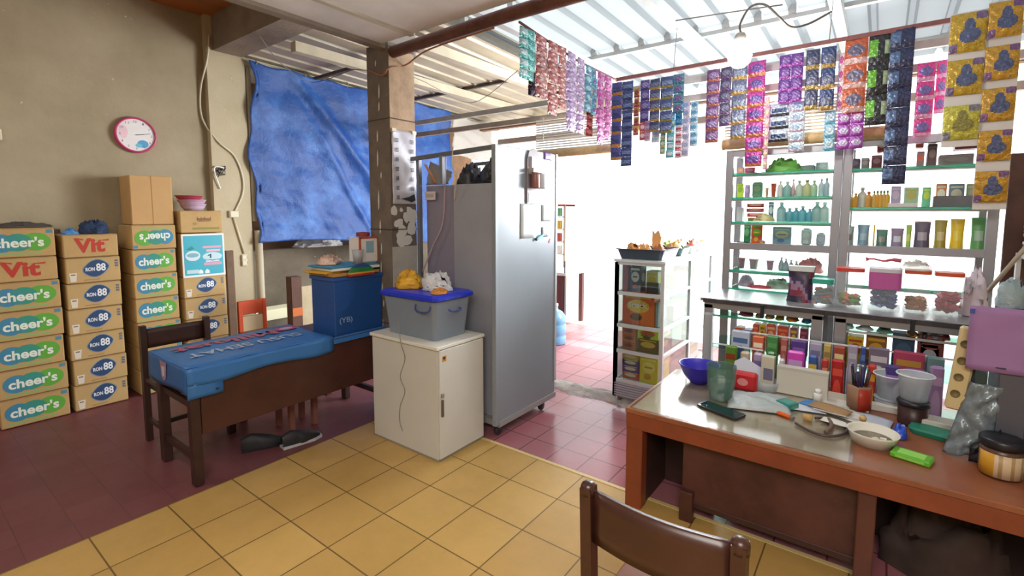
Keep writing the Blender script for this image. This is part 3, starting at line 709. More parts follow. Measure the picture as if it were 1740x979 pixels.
# wooden chair at the left end of the table, back towards the cartons
def wood_chair(name_label, loc, rz, wd=.42, dp=.42, seat=.45, top=.82, slat_h=.13, mW=DKWOOD, mS=None, post=.045, round_top=False, label_cat='chair', back_tilt=.02, low=True):
    t = thing('wooden_chair', name_label, 'chair', loc, rz)
    # chair faces +x, back at x = -dp/2
    xb = -dp / 2
    for y in (-wd / 2, wd / 2):
        if round_top:
            mb = MB(); pts = [(xb, y, 0), (xb, y, seat), (xb - back_tilt, y, top - .02)]
            mb.bar(pts[0], pts[1], post, post * .8, mW, (0, 1, 0)); mb.bar(pts[1], pts[2], post, post * .8, mW, (0, 1, 0))
            k = MB(); k.lathe([(.0001, .016), (.012, .015), (.019, .009), (.0225, 0), (.0225, -.02)][::-1], mW, n=16)
            mb.add([(v[0] + xb - back_tilt, v[1] + y, v[2] + top - .022) for v in k.v], k.f, mW, True)
            mb.build('back_post', t)
        else:
            MB().bar((xb, y, 0), (xb, y, top), post, post * .8, mW, (0, 1, 0)).build('back_post', t)
        MB().bar((dp / 2, y, 0), (dp / 2, y, seat - .02), post, post, mW, (0, 1, 0)).build('leg', t)
        MB().bar((xb, y, .16), (dp / 2, y, .16), .02, .03, mW).build('stretcher', t)
    def slat(u, v): return (xb - back_tilt * .7 - .025 * math.sin(PI * u) * (1 if round_top else .2), -wd / 2 + post * .4 + (wd - post * .8) * u, top - .03 - slat_h + slat_h * v - (.0 if not round_top else .0))
    MB().grid(12, 4, slat, mW).build('backrest', t, mods=[solid(.018)])
    if low: MB().grid(8, 2, lambda u, v: (xb, -wd / 2 + wd * u, seat + .10 + .04 * v), mW).build('back_rail', t, mods=[solid(.016)])
    MB().box(xb, dp / 2 + .02, -wd / 2 - .01, wd / 2 + .01, seat - .025, seat, mS or mW, .006).build('seat', t)
    MB().box(xb + .02, dp / 2 - .02, -wd / 2 + .01, wd / 2 - .01, seat - .07, seat - .025, mW).build('seat_frame', t)
    MB().bar((0, -wd / 2, .16), (0, wd / 2, .16), .02, .03, mW).build('stretcher', t)
    return t
wood_chair('dark wooden chair pushed to the left end of the blue covered table', (-3.87, 1.32, 0), 0.0, wd=.40, dp=.34, seat=.45, top=.815, slat_h=.135)
# bench and shoes under / behind the table
t = thing('low_bench', 'low wooden bench behind the long table', 'bench', (-3.93, 2.02, 0)); 
MB().box(-.13, .13, -.42, .42, .38, .41, DWOOD, .004).build('seat', t)
for y in (-.36, .36):
    for x in (-.1, .1): MB().box(x - .022, x + .022, y - .022, y + .022, 0, .38, DWOOD).build('leg', t)
t = thing('wooden_stool', 'reddish wooden stool under the long table behind the shoes', 'stool', (-3.45, 1.88, 0))
MB().box(-.12, .12, -.12, .12, .26, .285, M('#6b3a30', .5), .006).build('seat', t)
for x in (-.09, .09):
    for y in (-.09, .09): MB().box(x - .018, x + .018, y - .018, y + .018, 0, .26, M('#8c5a50', .5)).build('leg', t)
def shoe(label, loc, rz, toe):
    t = thing('shoe', label, 'shoe', loc, rz, 'shoes under the table')
    def fn(u, v):
        a = v * PI; w_ = .048 * (math.sin(PI * min(1, u * .92 + .08)) ** .45) * (1 if u > .4 else .85)
        h = .10 - .06 * max(0, (u - .25) / .75) ** .8
        return (-.13 + .27 * u, w_ * math.cos(a), .015 + h * math.sin(a) ** .7 * (math.sin(PI * min(1, u * .9 + .1)) ** .3))
    MB().grid(20, 10, fn, M('#1d1c22', .6)).build('upper', t)
    MB().prism([(-.13, -.035), (-.13, .035), (-.05, .04), (.08, .05), (.14, .025), (.145, 0), (.14, -.025), (.08, -.05), (-.05, -.04)], (0, 0, 0), (1, 0, 0), YU, ZU, .018, toe).build('sole', t)
shoe('black shoe tipped beside the stool under the table', (-3.30, 1.55, 0), 1.2, BLACK); shoe('black shoe with a pale sole nearest the yellow floor', (-3.15, 1.74, 0), 1.45, M('#b9bac0', .5))

# ------------------------------------------------------------------ things on the column
t = thing('wall_calendar', 'long white printed calendar sheet taped to the column', 'calendar', (-2.994, 2.575, 1.95))
def calf(u, v): return (.008 + .006 * fbm(u * 3, v * 5, 2), -.118 + .236 * u, -.29 + .56 * v)
mb = MB().grid(12, 30, calf, M('#c6c5cf', .3)); mb.fixn = False; mb.build('sheet', t, mods=[solid(.0015)])
mb = MB()
for k in range(7):
    z_ = .2 - k * .072
    for y, wd_ in ((-.075, .028), (.075, .032)):
        for q in range(3): mb.box(.0165, .0178, y - wd_ / 2 + rnd(.004), y + wd_ / 2, z_ - q * .011, z_ - q * .011 + .007, M('#5e5e70'))
mb.prism([(-.05, -.25), (.03, -.235), (.09, -.21), (.10, -.26), (.06, -.275), (.02, -.262)], (.017, 0, 0), YU, ZU, XN, .001, M('#2c2c36'))
mb.build('print', t)
for y in (-.1, .1): MB().box(.014, .018, y - .02, y + .02, .255, .28, M('#dcd6bd')).build('tape', t)
o = MB().tube(smooth_path([at(628, 120, 1, 2.43), at(650, 128, 1, 2.43), Vector((-2.98, 2.44, 2.66)), Vector((-2.975, 2.60, 2.72)), Vector((-2.6, 2.49, 2.735)), Vector((-2.0, 2.47, 2.745))]), .006, M('#a46a4a', .6)).build('brown_wire'); tag(o, 'brown wire wrapped around the column head and pole', 'wire')
o = MB().tube(smooth_path([(-3.27, 2.6, 2.5), (-3.275, 2.6, 2.2), (-3.29, 2.58, 2.05), (-3.28, 2.6, 1.9), (-3.275, 2.6, 1.5)]), .012, M('#4a3f5c', .5)).build('purple_cable'); tag(o, 'dark purple cord hanging down the left side of the column', 'cord')

# ------------------------------------------------------------------ white cabinet and what stands on it
CB = thing('white_cabinet', 'small cream white cabinet with one door before the column', 'cabinet', (-2.505, 2.33, 0)); cl = tuple(CB.location)
CW = M('#c6c4bd', .5, var=.03, scale=3); CW2 = M('#c9c8c4', .55)
L(MB().box(-2.835, -2.185, 2.12, 2.555, .012, .733, CW, .003), cl).build('body', CB)
L(MB().box(-2.845, -2.17, 2.105, 2.565, .733, .755, M('#d9d7cd', .45), .003), cl).build('top_board', CB)
L(MB().box(-2.185, -2.170, 2.125, 2.55, .02, .728, CW, .003), cl).build('door', CB)
dr = bpy.data.objects[[c.name for c in CB.children if c.name.startswith('door')][0]]
L(MB().box(-2.1705, -2.160, 2.135, 2.15, .30, .41, M('#5b5148', .5)).box(-2.17, -2.158, 2.133, 2.152, .425, .45, M('#8a8274', .5)), cl).build('handle', dr)
L(MB().box(-2.1705, -2.1685, 2.15, 2.185, .655, .69, M('#c0881f')).box(-2.169, -2.1675, 2.157, 2.175, .668, .686, M('#3a2410')), cl).build('sticker', dr)
L(MB().box(-2.84, -2.18, 2.12, 2.55, 0, .014, M('#8d8474', .8)), cl).build('plinth', CB)
o = MB().tube(smooth_path([Vector((x, 2.117 if z < .73 else 2.09, z)) for x, z in [(at(px, py, 1, 2.117).x, at(px, py, 1, 2.117).z) for px, py in ((683, 545), (686, 580), (688, 610), (680, 640), (688, 665), (680, 690), (679, 715), (684, 733))]]), .0028, M('#8b8474', .7), 6).build('thin_cable'); tag(o, 'thin grey cable hanging down the side of the white cabinet', 'cable')
# storage tub
TBX = thing('storage_box', 'cloudy plastic storage box with a blue lid on the white cabinet', 'storage box', (-2.52, 2.35, .756))
TUBM = milky('storage_plastic', '#8f9aa8', .72)
def rr(wx, wy, r, n=5):
    out = []
    for cx, cy, a0 in ((wx - r, wy - r, 0), (-wx + r, wy - r, PI / 2), (-wx + r, -wy + r, PI), (wx - r, -wy + r, 1.5 * PI)):
        for k in range(n): a = a0 + k * PI / 2 / (n - 1); out.append((cx + r * math.cos(a), cy + r * math.sin(a)))
    return out
def tub(mb, levels, m, close=(True, False)):
    vs = []; fs = []; n = None
    for wx, wy, r, z_ in levels:
        ring = rr(wx, wy, r); n = len(ring); vs += [(x, y, z_) for x, y in ring]
    for k in range(len(levels) - 1):
        for i in range(n): j = (i + 1) % n; fs.append((k * n + i, k * n + j, (k + 1) * n + j, (k + 1) * n + i))
    if close[0]: fs.append(list(range(n))[::-1])
    if close[1]: fs.append([(len(levels) - 1) * n + i for i in range(n)])
    mb.add(vs, fs, m, False); return mb
tub(MB(), [(.235, .15, .03, 0), (.262, .175, .035, .27)], TUBM).build('tub', TBX)
tub(MB(), [(.275, .188, .04, .265), (.285, .196, .04, .272), (.285, .196, .04, .292), (.262, .175, .035, .305)], M('#1f35c8', .35), (True, True)).build('lid', TBX)
MB().tube(smooth_path([(.265, -.05, .20), (.285, -.045, .19), (.29, 0, .185), (.285, .045, .19), (.265, .05, .20)]), .006, M('#3a4a9a', .4)).build('handle', TBX)
MB().tube(smooth_path([(.08, -.172, .235), (.09, -.185, .20), (.15, -.19, .19), (.21, -.185, .20), (.22, -.172, .235)]), .006, M('#3a4a80', .4)).build('handle', TBX)
for k in range(5): heap('contents', None, None, (rnd(.12), rnd(.06), .006), .09, .08, .17, M(['#7f8a98', '#99a2ae', '#6d7480', '#a9a6a0', '#7d8fa8'][k], .6), k, 16, TBX)
heap('bread_bag', 'yellow printed bag of bread on the blue lid', 'bag', (-2.68, 2.34, 1.062), .105, .10, .10, M('#d6a12c', .45, var=.3, scale=14), 4)
t = heap('clear_bag', 'clear plastic bag of white crackers on the blue lid', 'bag', (-2.45, 2.38, 1.062), .115, .10, .10, M('#cfcfd2', .3, var=.15, scale=16, bump=.5), 9)
heap('snack_bag', 'flat orange snack bag under the bags at the right of the blue lid', 'bag', (-2.31, 2.27, 1.062), .05, .06, .03, M('#d08a3e', .5), 12)

# ------------------------------------------------------------------ grey refrigerated cabinet on castors
FR = thing('steel_display_fridge', 'tall grey steel fridge on castors with a notice covered side panel', 'fridge', (-2.45, 2.95, 0)); cl = tuple(FR.location)
SP = M('#888f97', .3, .15, var=.05, scale=1.2); SB = M('#9fa1ac', .5, .2, var=.08, scale=2)
L(MB().box(-2.105, -2.085, 2.59, 3.35, .10, 2.05, SP, .004), cl).build('side_panel', FR)
L(MB().box(-2.112, -2.078, 2.575, 2.60, .10, 2.05, M('#8f979f', .4, .3)), cl).build('panel_edge', FR); L(MB().box(-2.112, -2.078, 3.34, 3.362, .22, 2.05, M('#c2c8cc', .4, .3)), cl).build('panel_edge', FR)
L(MB().box(-2.55, -2.11, 2.66, 3.30, .12, 1.80, SB, .006), cl).build('body', FR)
L(MB().box(-2.86, -2.555, 2.68, 3.30, .12, 1.80, M('#8a8596', .5, .1, var=.06), .006), cl).build('body_panel', FR)
L(MB().box(-2.88, -2.08, 2.62, 3.36, .08, .12, M('#9c9a98', .5, .3)), cl).build('base_frame', FR)
for a_, b_ in (((-2.93, 2.60, 2.005), (-2.11, 2.60, 2.035)), ((-2.93, 3.33, 2.02), (-2.11, 3.33, 2.035))): L(MB().bar(a_, b_, .025, .03, M('#6a6e74', .4, .5)), cl).build('top_rail', FR)
for a_, b_ in (((-2.60, 2.60, 1.80), (-2.60, 2.60, 2.01)), ((-2.9, 3.3, 1.80), (-2.9, 3.3, 2.01)), ((-2.87, 2.62, .12), (-2.87, 2.62, 2.0))): L(MB().bar(a_, b_, .03, .03, M('#7f838a', .4, .5)), cl).build('upright', FR)
for x, y in ((-2.13, 2.66), (-2.13, 3.22), (-2.82, 2.68), (-2.82, 3.28)):
    c = MB(); c.box(x - .02, x + .02, y - .018, y + .018, .06, .10, GREY); cc = L(c, cl).build('castor', FR)
    wv = MB(); wv.lathe([(.0001, -.014), (.03, -.014), (.035, -.008), (.035, .008), (.03, .014), (.0001, .014)], M('#2a2630', .5), n=18)
    wv.v = [(vz + x, vx + y, vy + .035) for vx, vy, vz in wv.v]; L(wv, cl).build('wheel', cc)
def pn(px, py): p = at(px, py, 0, -2.084); return p
# items on the side panel
t = thing('bottle_opener_board', 'arched wooden hanger holding two small jars high on the grey fridge', 'hanger', tuple(pn(905, 300))); 
MB().prism([(-.085, -.20), (.085, -.20), (.085, .12), (.06, .18), (.0, .205), (-.06, .18), (-.085, .12)], (0.001, 0, 0), YU, ZU, XN, .012, M('#8b8288', .5)).build('board', t)
MB().box(.013, .016, -.07, .07, -.19, -.12, M('#c9cdd0')).build('paper_label', t)
MB().box(.013, .06, -.075, .075, .025, .055, M('#b9aba4', .5)).build('rail', t)
for y, c in ((-.035, '#8d5a52'), (.045, '#b8bcc2')):
    q = MB(); q.lathe([(.0001, -.09), (.03, -.09), (.032, -.08), (.032, .005), (.028, .02), (.0001, .02)], M(c, .3), (.05, y, 0), 16); q.build('jar', t)
MB().box(.013, .03, -.05, .0, .06, .14, M('#c6ccd4')).build('card', t)
def note(label, px0, py0, px1, py1, m, cat='paper', name='paper_note', tilt=0.0):
    a = pn(px0, py0); b = pn(px1, py1); c = (a + b) / 2; dy = abs(a.y - b.y) / 2; dz = abs(a.z - b.z) / 2
    o = MB().grid(4, 6, lambda u, v: (.003 + .006 * math.sin(PI * v) * u, -dy + 2 * dy * u, -dz + 2 * dz * v), m).build(name, None, tuple(c), 0, [solid(.0012)])
    o.rotation_euler = (tilt, 0, 0); return tag(o, label, cat)
note('blank white paper sheet taped at mid height on the grey fridge', 884, 346, 910, 404, M('#c3cace', .5), tilt=.0)
note('small purple sticker in the upper corner of the grey fridge', 924, 258, 937, 273, M('#6b4d9c', .4), 'sticker', 'sticker')
note('grey photo card near the edge of the grey fridge', 920, 386, 931, 402, M('#8a8f98', .4), 'card', 'card')
note('faint clear pocket above the grey photo card', 920, 348, 937, 376, M('#b2bac0', .25), 'pocket', 'pocket')
p = pn(915, 403)
t = thing('lighter', 'turquoise lighter fixed to the grey fridge below the paper', 'lighter', (p.x, p.y, p.z)); MB().bar((.012, -.03, -.01), (.012, .035, .012), .016, .016, M('#2fb3bd', .35)).build('body', t); MB().bar((.012, -.05, -.018), (.012, -.03, -.01), .016, .016, BLACK).build('tip', t)
o = MB().prism([(0, 0), (.03, 0), (.03, .035)], tuple(pn(931, 413)), YU, ZU, XN, .002, M('#a2304a')).build('sticker'); tag(o, 'tiny red triangular sticker at the fridge edge', 'sticker')
# black bundle on top
heap('black_bag', 'black plastic bundle on top of the grey fridge, nearest the panel', 'bag', (-2.29, 2.88, 1.80), .13, .14, .16, M('#1c1a20', .35, bump=.4, bscale=18), 21)
heap('black_bag', 'rounded black bag left on top of the grey fridge', 'bag', (-2.58, 2.90, 1.80), .09, .12, .14, M('#242028', .4, bump=.4, bscale=18), 25)
t = thing('grey_umbrella', 'folded grey and orange cloth leaning between column and fridge top', 'cloth', (-2.80, 2.75, 1.80))
MB().grid(8, 8, lambda u, v: (-.10 + .24 * u, -.03 + .05 * v + .01 * fbm(u * 5, v * 4), .01 + .19 * v * (1 - .5 * u)), M('#86807f', .7)).build('cloth', t, mods=[solid(.004)])
MB().bar((-.10, -.035, .17), (.02, -.04, .02), .022, .006, M('#c07a4a', .6)).build('strap', t)
bx('rolled_card', 'white label card on the front of the fridge top left', 'card', tuple(at(731, 340, 1, 2.655)), .115, .006, .065, M('#d6cdcc'), patch='#b8aab0')
o = MB().tube(smooth_path([at(757, 262, 1, 2.63), at(756, 320, 1, 2.63), at(752, 380, 1, 2.63), at(735, 420, 1, 2.63), at(718, 462, 1, 2.6)]), .006, M('#b39aa6', .5)).build('pale_cable'); tag(o, 'pale pink cable hanging down the front of the fridge', 'cable')
o = MB().tube(smooth_path([at(770, 250, 1, 2.57), at(768, 280, 1, 2.575), at(775, 300, 1, 2.575), at(772, 340, 1, 2.63)]), .005, M('#cfc6b6', .5)).build('rag_strip'); tag(o, 'cream rag strip tied to the top rail of the fridge', 'rag')

# ------------------------------------------------------------------ display case beside the doorway
CS = thing('snack_display_case', 'narrow glass and aluminium display case standing beside the open doorway', 'display case', (-1.53, 4.4, 0)); cl = tuple(CS.location)
x0, x1, y0, y1 = -1.725, -1.335, 3.73, 5.05
fr = MB()
for x in (x0, x1):
    for y in (y0, (y0 + y1) / 2 if x == x1 else y0, y1): fr.box(x - .014, x + .014, y - .014, y + .014, .06, 1.19, ALUW)
for z_ in (.20, .45, .667, .935, 1.185):
    for y in (y0, y1): fr.box(x0, x1, y - .012, y + .012, z_ - .014, z_ + .014, ALUW)
    for x in (x0, x1): fr.box(x - .012, x + .012, y0, y1, z_ - .012, z_ + .012, ALUW)
L(fr, cl).build('frame', CS)
L(MB().box(x0 - .02, x1 + .02, y0 - .02, y1 + .02, 1.195, 1.215, M('#cfd5d6', .25, .2)), cl).build('top', CS)
sk = MB().box(x0, x1, y0 - .01, y0, .06, .19, M('#8d8f98', .4, .4)).box(x1, x1 + .01, y0, y1, .06, .19, M('#8d8f98', .4, .4))
for k in range(6): sk.box(x0, x1, y0 - .015, y0 - .008, .07 + k * .02, .08 + k * .02, M('#b9bac2', .3, .5)); sk.box(x1 + .008, x1 + .015, y0, y1, .07 + k * .02, .08 + k * .02, M('#b9bac2', .3, .5))
L(sk, cl).build('plinth', CS)
for z_ in (.20, .45, .667, .935): L(MB().box(x0 + .01, x1 - .01, y0 + .01, y1 - .01, z_ - .004, z_ + .004, SHELFGL), cl).build('shelf', CS)
L(MB().box(x0 + .01, x1 - .01, y0 - .003, y0 + .001, .21, 1.18, CLEAR), cl).build('front_pane', CS); L(MB().box(x1 - .001, x1 + .003, y0 + .01, y1 - .01, .21, 1.18, CLEAR), cl).build('side_pane', CS)
L(MB().box(x0 + .0, x0 + .004, y0 + .01, y1 - .01, .21, 1.18, milky('case_back', '#dfe6e6', .5)), cl).build('back_pane', CS)
for x in (x0 + .03, x1 - .03):
    for y in (y0 + .04, y1 - .04):
        q = MB(); q.lathe([(.0001, -.012), (.026, -.012), (.03, -.006), (.03, .006), (.026, .012), (.0001, .012)], M('#6a4a42', .5), n=14); q.v = [(vz + x, vx + y, vy + .028) for vx, vy, vz in q.v]; L(q, cl).build('castor', CS)
def cx(px0, px1, py0, py1, Y, floor_z=None):
    a = at(px0, py1, 1, Y); b = at(px1, py0, 1, Y); return a.x, b.x, (a.z if floor_z is None else floor_z), b.z
def pack(name, label, cat, px0, px1, py0, py1, Y, dp, col, patch=None, fz=None, patch2=None, group=None, bv=.003, text=None, rel=False):
    """carton or packet whose front face is at depth Y"""
    xa, xb, za, zb_ = cx(px0, px1, py0, py1, Y, fz)
    if rel: zb_ = za + at(px1, py0, 1, Y).z - at(px0, py1, 1, Y).z
    m = M(col, .45) if isinstance(col, str) else col
    wd = xb - xa; ht = max(.02, zb_ - za)
    mb = MB().box(0, wd, 0, dp, 0, ht, m, min(bv, wd / 4))
    if patch:
        mb.prism(ell(wd * .5, ht * .58, wd * .36, ht * .2, 14), (0, -.0005, 0), (1, 0, 0), ZU, (0, -1, 0), .001, M(patch, .4))
        mb.box(wd * .1, wd * .9, -.0015, 0, ht * .82, ht * .9, M(patch, .4))
        mb.prism(ell(0, 0, dp * .3, ht * .18, 12), (wd, dp / 2, ht * .55), YU, ZU, XN, .001, M(patch, .4))
    if patch2:
        mb.prism(ell(wd * .45, ht * .25, wd * .2, ht * .11, 12), (0, -.0005, 0), (1, 0, 0), ZU, (0, -1, 0), .0015, M(patch2, .4)); mb.box(wd * .28, wd * .72, -.0025, 0, ht * .55, ht * .61, M(patch2, .4))
    if text: mb.text(text[0], (wd * .5, -.0035, ht * text[3]), (1, 0, 0), ZU, wd * text[2], ht * .16, M(text[1], .4), .03)
    o = mb.build(name, None, (xa, Y, za)); return tag(o, label, cat, group)
Z1, Z2, Z3, Z4 = .205, .455, .672, .94
pack('biscuit_box', 'large orange snack box with dark cakes on the second shelf of the display case', 'box', 1057, 1112, 500, 552, 3.78, .3, '#d9541f', '#e8b83c', Z3, '#4a2a20', text=('Snack', '#e9dfd0', .6, .62))
pack('snack_box', 'grey blue box beside the orange snack box', 'box', 1113, 1119, 515, 552, 3.8, .2, '#6f8794', None, Z3)
for k, (a, b, c) in enumerate((('topmost', 559, '#c4662c'), ('middle', 571, '#c06a30'), ('lowest', 583, '#b85c28'))):
    pack('biscuit_pack', 'orange biscuit roll pack, %s of three on the third case shelf' % a, 'pack', 1057, 1080, b, b + 11, 3.77, .3, c, '#7c2f22', .457 + (2 - k) * .062, group='orange biscuit packs')
pack('biscuit_box', 'lime green biscuit box on top of the black one in the display case', 'box', 1083, 1119, 561, 578, 3.77, .28, '#b7c93a', '#c63a30', .558, '#2d2a22', text=('BISKUIT', '#2f2a20', .6, .4))
pack('biscuit_box', 'black biscuit box with yellow picture on the third case shelf', 'box', 1083, 1119, 579, 596, 3.77, .28, '#2a2622', '#c9a23c', Z2)
for k, (a, c) in enumerate((('topmost', '#c2a23a'), ('upper middle', '#3f3f80'), ('lower middle', '#5a3f86'), ('lowest', '#c4552e'))):
    pack('wafer_pack', 'small wafer pack of %s colour, %s in the bottom case pile' % (('yellow', 'blue', 'violet', 'orange')[k], a), 'pack', 1057, 1085, 602 + k * 11, 612 + k * 11, 3.77, .25, c, '#d9c7a8', Z1 + .002 + (3 - k) * .052, group='wafer packs in the case')
pack('biscuit_box', 'bright yellow box at the bottom right of the display case', 'box', 1086, 1118, 608, 655, 3.77, .3, '#e2c21f', '#efdc6a', Z1, '#b98a1a')
pack('snack_box', 'dull pink box at the left of the top case shelf', 'box', 1057, 1067, 450, 494, 3.80, .16, '#a8657a', None, Z4)
pack('milk_carton', 'dark blue and white carton on the top case shelf', 'carton', 1070, 1089, 452, 494, 3.80, .12, '#39506f', '#cfd6de', Z4, '#a33a3a')
pack('tin', 'beige packet with a yellow band on the top case shelf', 'packet', 1098, 1118, 462, 480, 3.86, .12, '#cfc6a8', '#d8b83c', Z4, None)
pack('dark_tray', 'small black tray on the top case shelf', 'tray', 1098, 1119, 482, 495, 3.78, .05, '#2f3236', None, Z4)
# behind the side glass
for k, (y, dy, z_, h, c, l) in enumerate([(4.25, .3, Z4, .12, '#dfe3e2', 'clear tub of white crackers behind the side glass'), (4.7, .2, Z4, .15, '#8d2c3a', 'dark red box at the far end of the top case shelf'), (4.2, .3, Z3, .13, '#b9c3bf', 'pale grey box behind the side glass on the second shelf'), (4.65, .3, Z3, .17, '#4fa3bf', 'sky blue packet stuck near the far end of the case'), (4.15, .25, Z2, .16, '#7f9a8f', 'grey green box behind the side glass on the third shelf'), (4.65, .3, Z2, .15, '#cfcfc8', 'white packet with orange print far back in the case'), (4.15, .3, Z1, .16, '#6f6a5c', 'olive brown carton at the bottom behind the side glass'), (4.65, .3, Z1, .2, '#dcdcd6', 'white carton at the bottom far end of the case')]):
    bx('snack_box', l, 'box', (-1.47, y + .05, z_), .2, dy, h, M(c, .5), patch='#cfc0a0' if k % 2 else None)
# trays on top of the case
def tray(name, label, loc, wx, wy, h, m, rz=0):
    t = tub(MB(), [(wx * .86, wy * .86, .03, 0), (wx, wy, .04, h), (wx * 1.05, wy * 1.05, .04, h), (wx * 1.05, wy * 1.05, .04, h - .006), (wx * .985, wy * .985, .04, h - .01), (wx * .84, wy * .84, .03, .006)], m, (True, True))
    o = t.build(name, None, loc, rz); return tag(o, label, 'tray')
tray('bread_tray', 'dark blue plastic tray of bread on the display case', (-1.55, 3.96, 1.216), .20, .21, .085, M('#39424f', .35))
for k, (x, y, c, s_) in enumerate([(-1.66, 3.90, '#b8793f', .07), (-1.54, 3.86, '#c58a4c', .07), (-1.45, 3.93, '#9a5a30', .065), (-1.62, 4.03, '#c08248', .07), (-1.48, 4.04, '#b06e3c', .06)]):
    heap('bread_roll', ['bread roll at the left end of the dark tray', 'pale bread roll at the front of the dark tray', 'dark bread roll at the right of the dark tray', 'bread roll at the back left of the dark tray', 'bread roll at the back right of the dark tray'][k], 'bread', (x, y, 1.23), s_, s_ * .9, .085, M(c, .5, var=.3, scale=25), 30 + k, 16, group='bread in the dark tray')
o = MB().prism([(-.03, 0), (.03, 0), (.045, .09), (.02, .15), (-.01, .12), (-.03, .15), (-.035, .07)], (-1.5, 3.99, 1.30), (1, 0, 0), ZU, YU, .012, M('#c9965c', .5)).build('bread_bag'); tag(o, 'upright twisted neck of a bread bag above the dark tray', 'bag')
for k, (y, c, l) in enumerate(((4.38, '#3f5b58', 'dark green plastic tray behind the bread tray'), (4.72, '#b9bdb6', 'pale plastic tray further back on the display case'), (5.0, '#cfd2d2', 'white plastic tray at the far end of the display case'))):
    tray('snack_tray', l, (-1.53, y, 1.216), .17, .13, .07, M(c, .35))
    for j in range(4):
        cc = [['#c9b23a', '#7f9a3c', '#b0763c', '#d9c58a'], ['#8fae3a', '#d0a83a', '#c7d0c0', '#a84c3a'], ['#a85a4a', '#c98a5a', '#8f4a50', '#d0b090']][k][j]
        heap('snack_packet', ['yellow', 'green', 'brown', 'pale'][j] + ' snack packet heaped in the %s' % ['dark green tray', 'pale tray', 'white tray'][k], 'packet', (-1.63 + .067 * j, y + rnd(.03), 1.226), .055, .07, .085, M(cc, .35), 50 + k * 7 + j, 14, group='snack packets on the case trays')

# ------------------------------------------------------------------ shelving of the shop
YS = 4.1
def shelf_unit(label, xl_, xr, tops, bars, z0=.0):
    U = thing('display_shelf', label, 'shelf', ((xl_ + xr) / 2, YS + .17, 0)); c = tuple(U.location)
    for x in (xl_, xr):
        for y in (YS, YS + .34): L(MB().box(x - .026, x + .026, y - .02, y + .02, 0, 2.07, ALU, .003), c).build('post', U)
    for z_ in bars: L(MB().box(xl_, xr, YS - .018, YS + .018, z_ - .026, z_ + .026, ALU, .003), c).build('rail', U)
    for z_ in bars: L(MB().box(xl_, xr, YS + .02, YS + .35, z_ - .012, z_ + .012, ALU, .003), c).build('shelf', U)
    for z_ in tops:
        q = MB().box(xl_ + .02, xr - .02, YS - .01, YS + .34, z_ - .006, z_, SHELFGL).box(xl_ + .02, xr - .02, YS - .014, YS - .0101, z_ - .016, z_ + .001, GREENGL)
        L(q, c).build('glass_shelf', U)
        L(MB().box(xl_ + .02, xr - .02, YS + .005, YS + .02, z_ - .028, z_ - .012, ALUW), c).build('shelf_support', U)
    L(MB().box(xl_, xr, YS + .36, YS + .366, .3, 2.05, translucent('frosted_back', '#ffffff', .85)), c).build('back_sheet', U)
    return U
SHL = [1.894, 1.71, 1.525, 1.150, 1.005]
shelf_unit('left aluminium shelf unit with green glass shelves against the daylight', -.965, -.262, SHL, [2.045, 1.335])
SHR = [1.89, 1.63, 1.1]
shelf_unit('right aluminium shelf unit with green glass shelves behind the candy jars', -.205, .53, SHR, [2.06, 1.345])

def bottle(name, label, px, Y, z_, r, h, col, cap='#e9e9e6', neck=.35, shape=0, group=None, cat='bottle'):
    x = at(px, 400, 1, Y).x
    m = col if not isinstance(col, str) else M(col, .3)
    r *= 1.16 if shape != 1 else 1.0
    t = thing(name, label, cat, (x, Y, z_), 0, group)
    q = MB()
    if shape == 0: q.lathe([(.0001, 0), (r * .92, 0), (r, .004), (r, h * .58), (r * .9, h * .68), (r * neck, h * .8), (r * neck, h * .86), (.0001, h * .86)], m, n=14)
    elif shape == 1: q.lathe([(.0001, 0), (r * .7, 0), (r, h * .9), (r * 1.05, h * .92), (.0001, h * .93)], m, n=14)     # tumbler
    elif shape == 2: q.lathe([(.0001, 0), (r * .9, 0), (r * 1.0, h * .3), (r * .8, h * .6), (r * .25, h * .85), (.0001, h * .86)], m, n=14)
    q.build('body', t)
    c = MB()
    if shape == 1: c.lathe([(.0001, h * .93), (r * 1.08, h * .93), (r * 1.08, h), (.0001, h)], M(cap, .4), n=14)
    else: c.lathe([(.0001, h * .86), (r * neck * 1.3, h * .86), (r * neck * 1.2, h), (.0001, h)], M(cap, .4), n=12)
    c.build('cap', t)
    return t
# left unit, shelf 1 (top)
yb = YS + .12
def P(*a, **k): return pack(*a, **k)
s1 = 'top shelf, left unit'
P('paper_bag', 'orange brown packet at the left end of the %s' % s1, 'packet', 1253, 1264, 284, 292, yb, .1, '#b98a72', '#d9a08a', SHL[0])
P('soap_pack', 'pink packet behind the magenta strip on the %s' % s1, 'packet', 1266, 1283, 284, 292, yb, .1, '#c94a72', '#e08fa8', SHL[0])
heap('green_bag', 'bright green bag lying on the %s' % s1, 'bag', (at(1333, 290, 1, yb).x, yb, SHL[0]), .12, .09, .085, M('#6fb04e', .5), 61)
P('grey_box', 'pale grey green box in the middle of the %s' % s1, 'box', 1353, 1384, 280, 291, yb, .15, '#93aca4', '#b4c8c0', SHL[0])
P('grey_box', 'taller grey box at the right end of the %s' % s1, 'box', 1386, 1407, 275, 291, yb, .15, '#8ea3a0', '#a9bcb8', SHL[0])
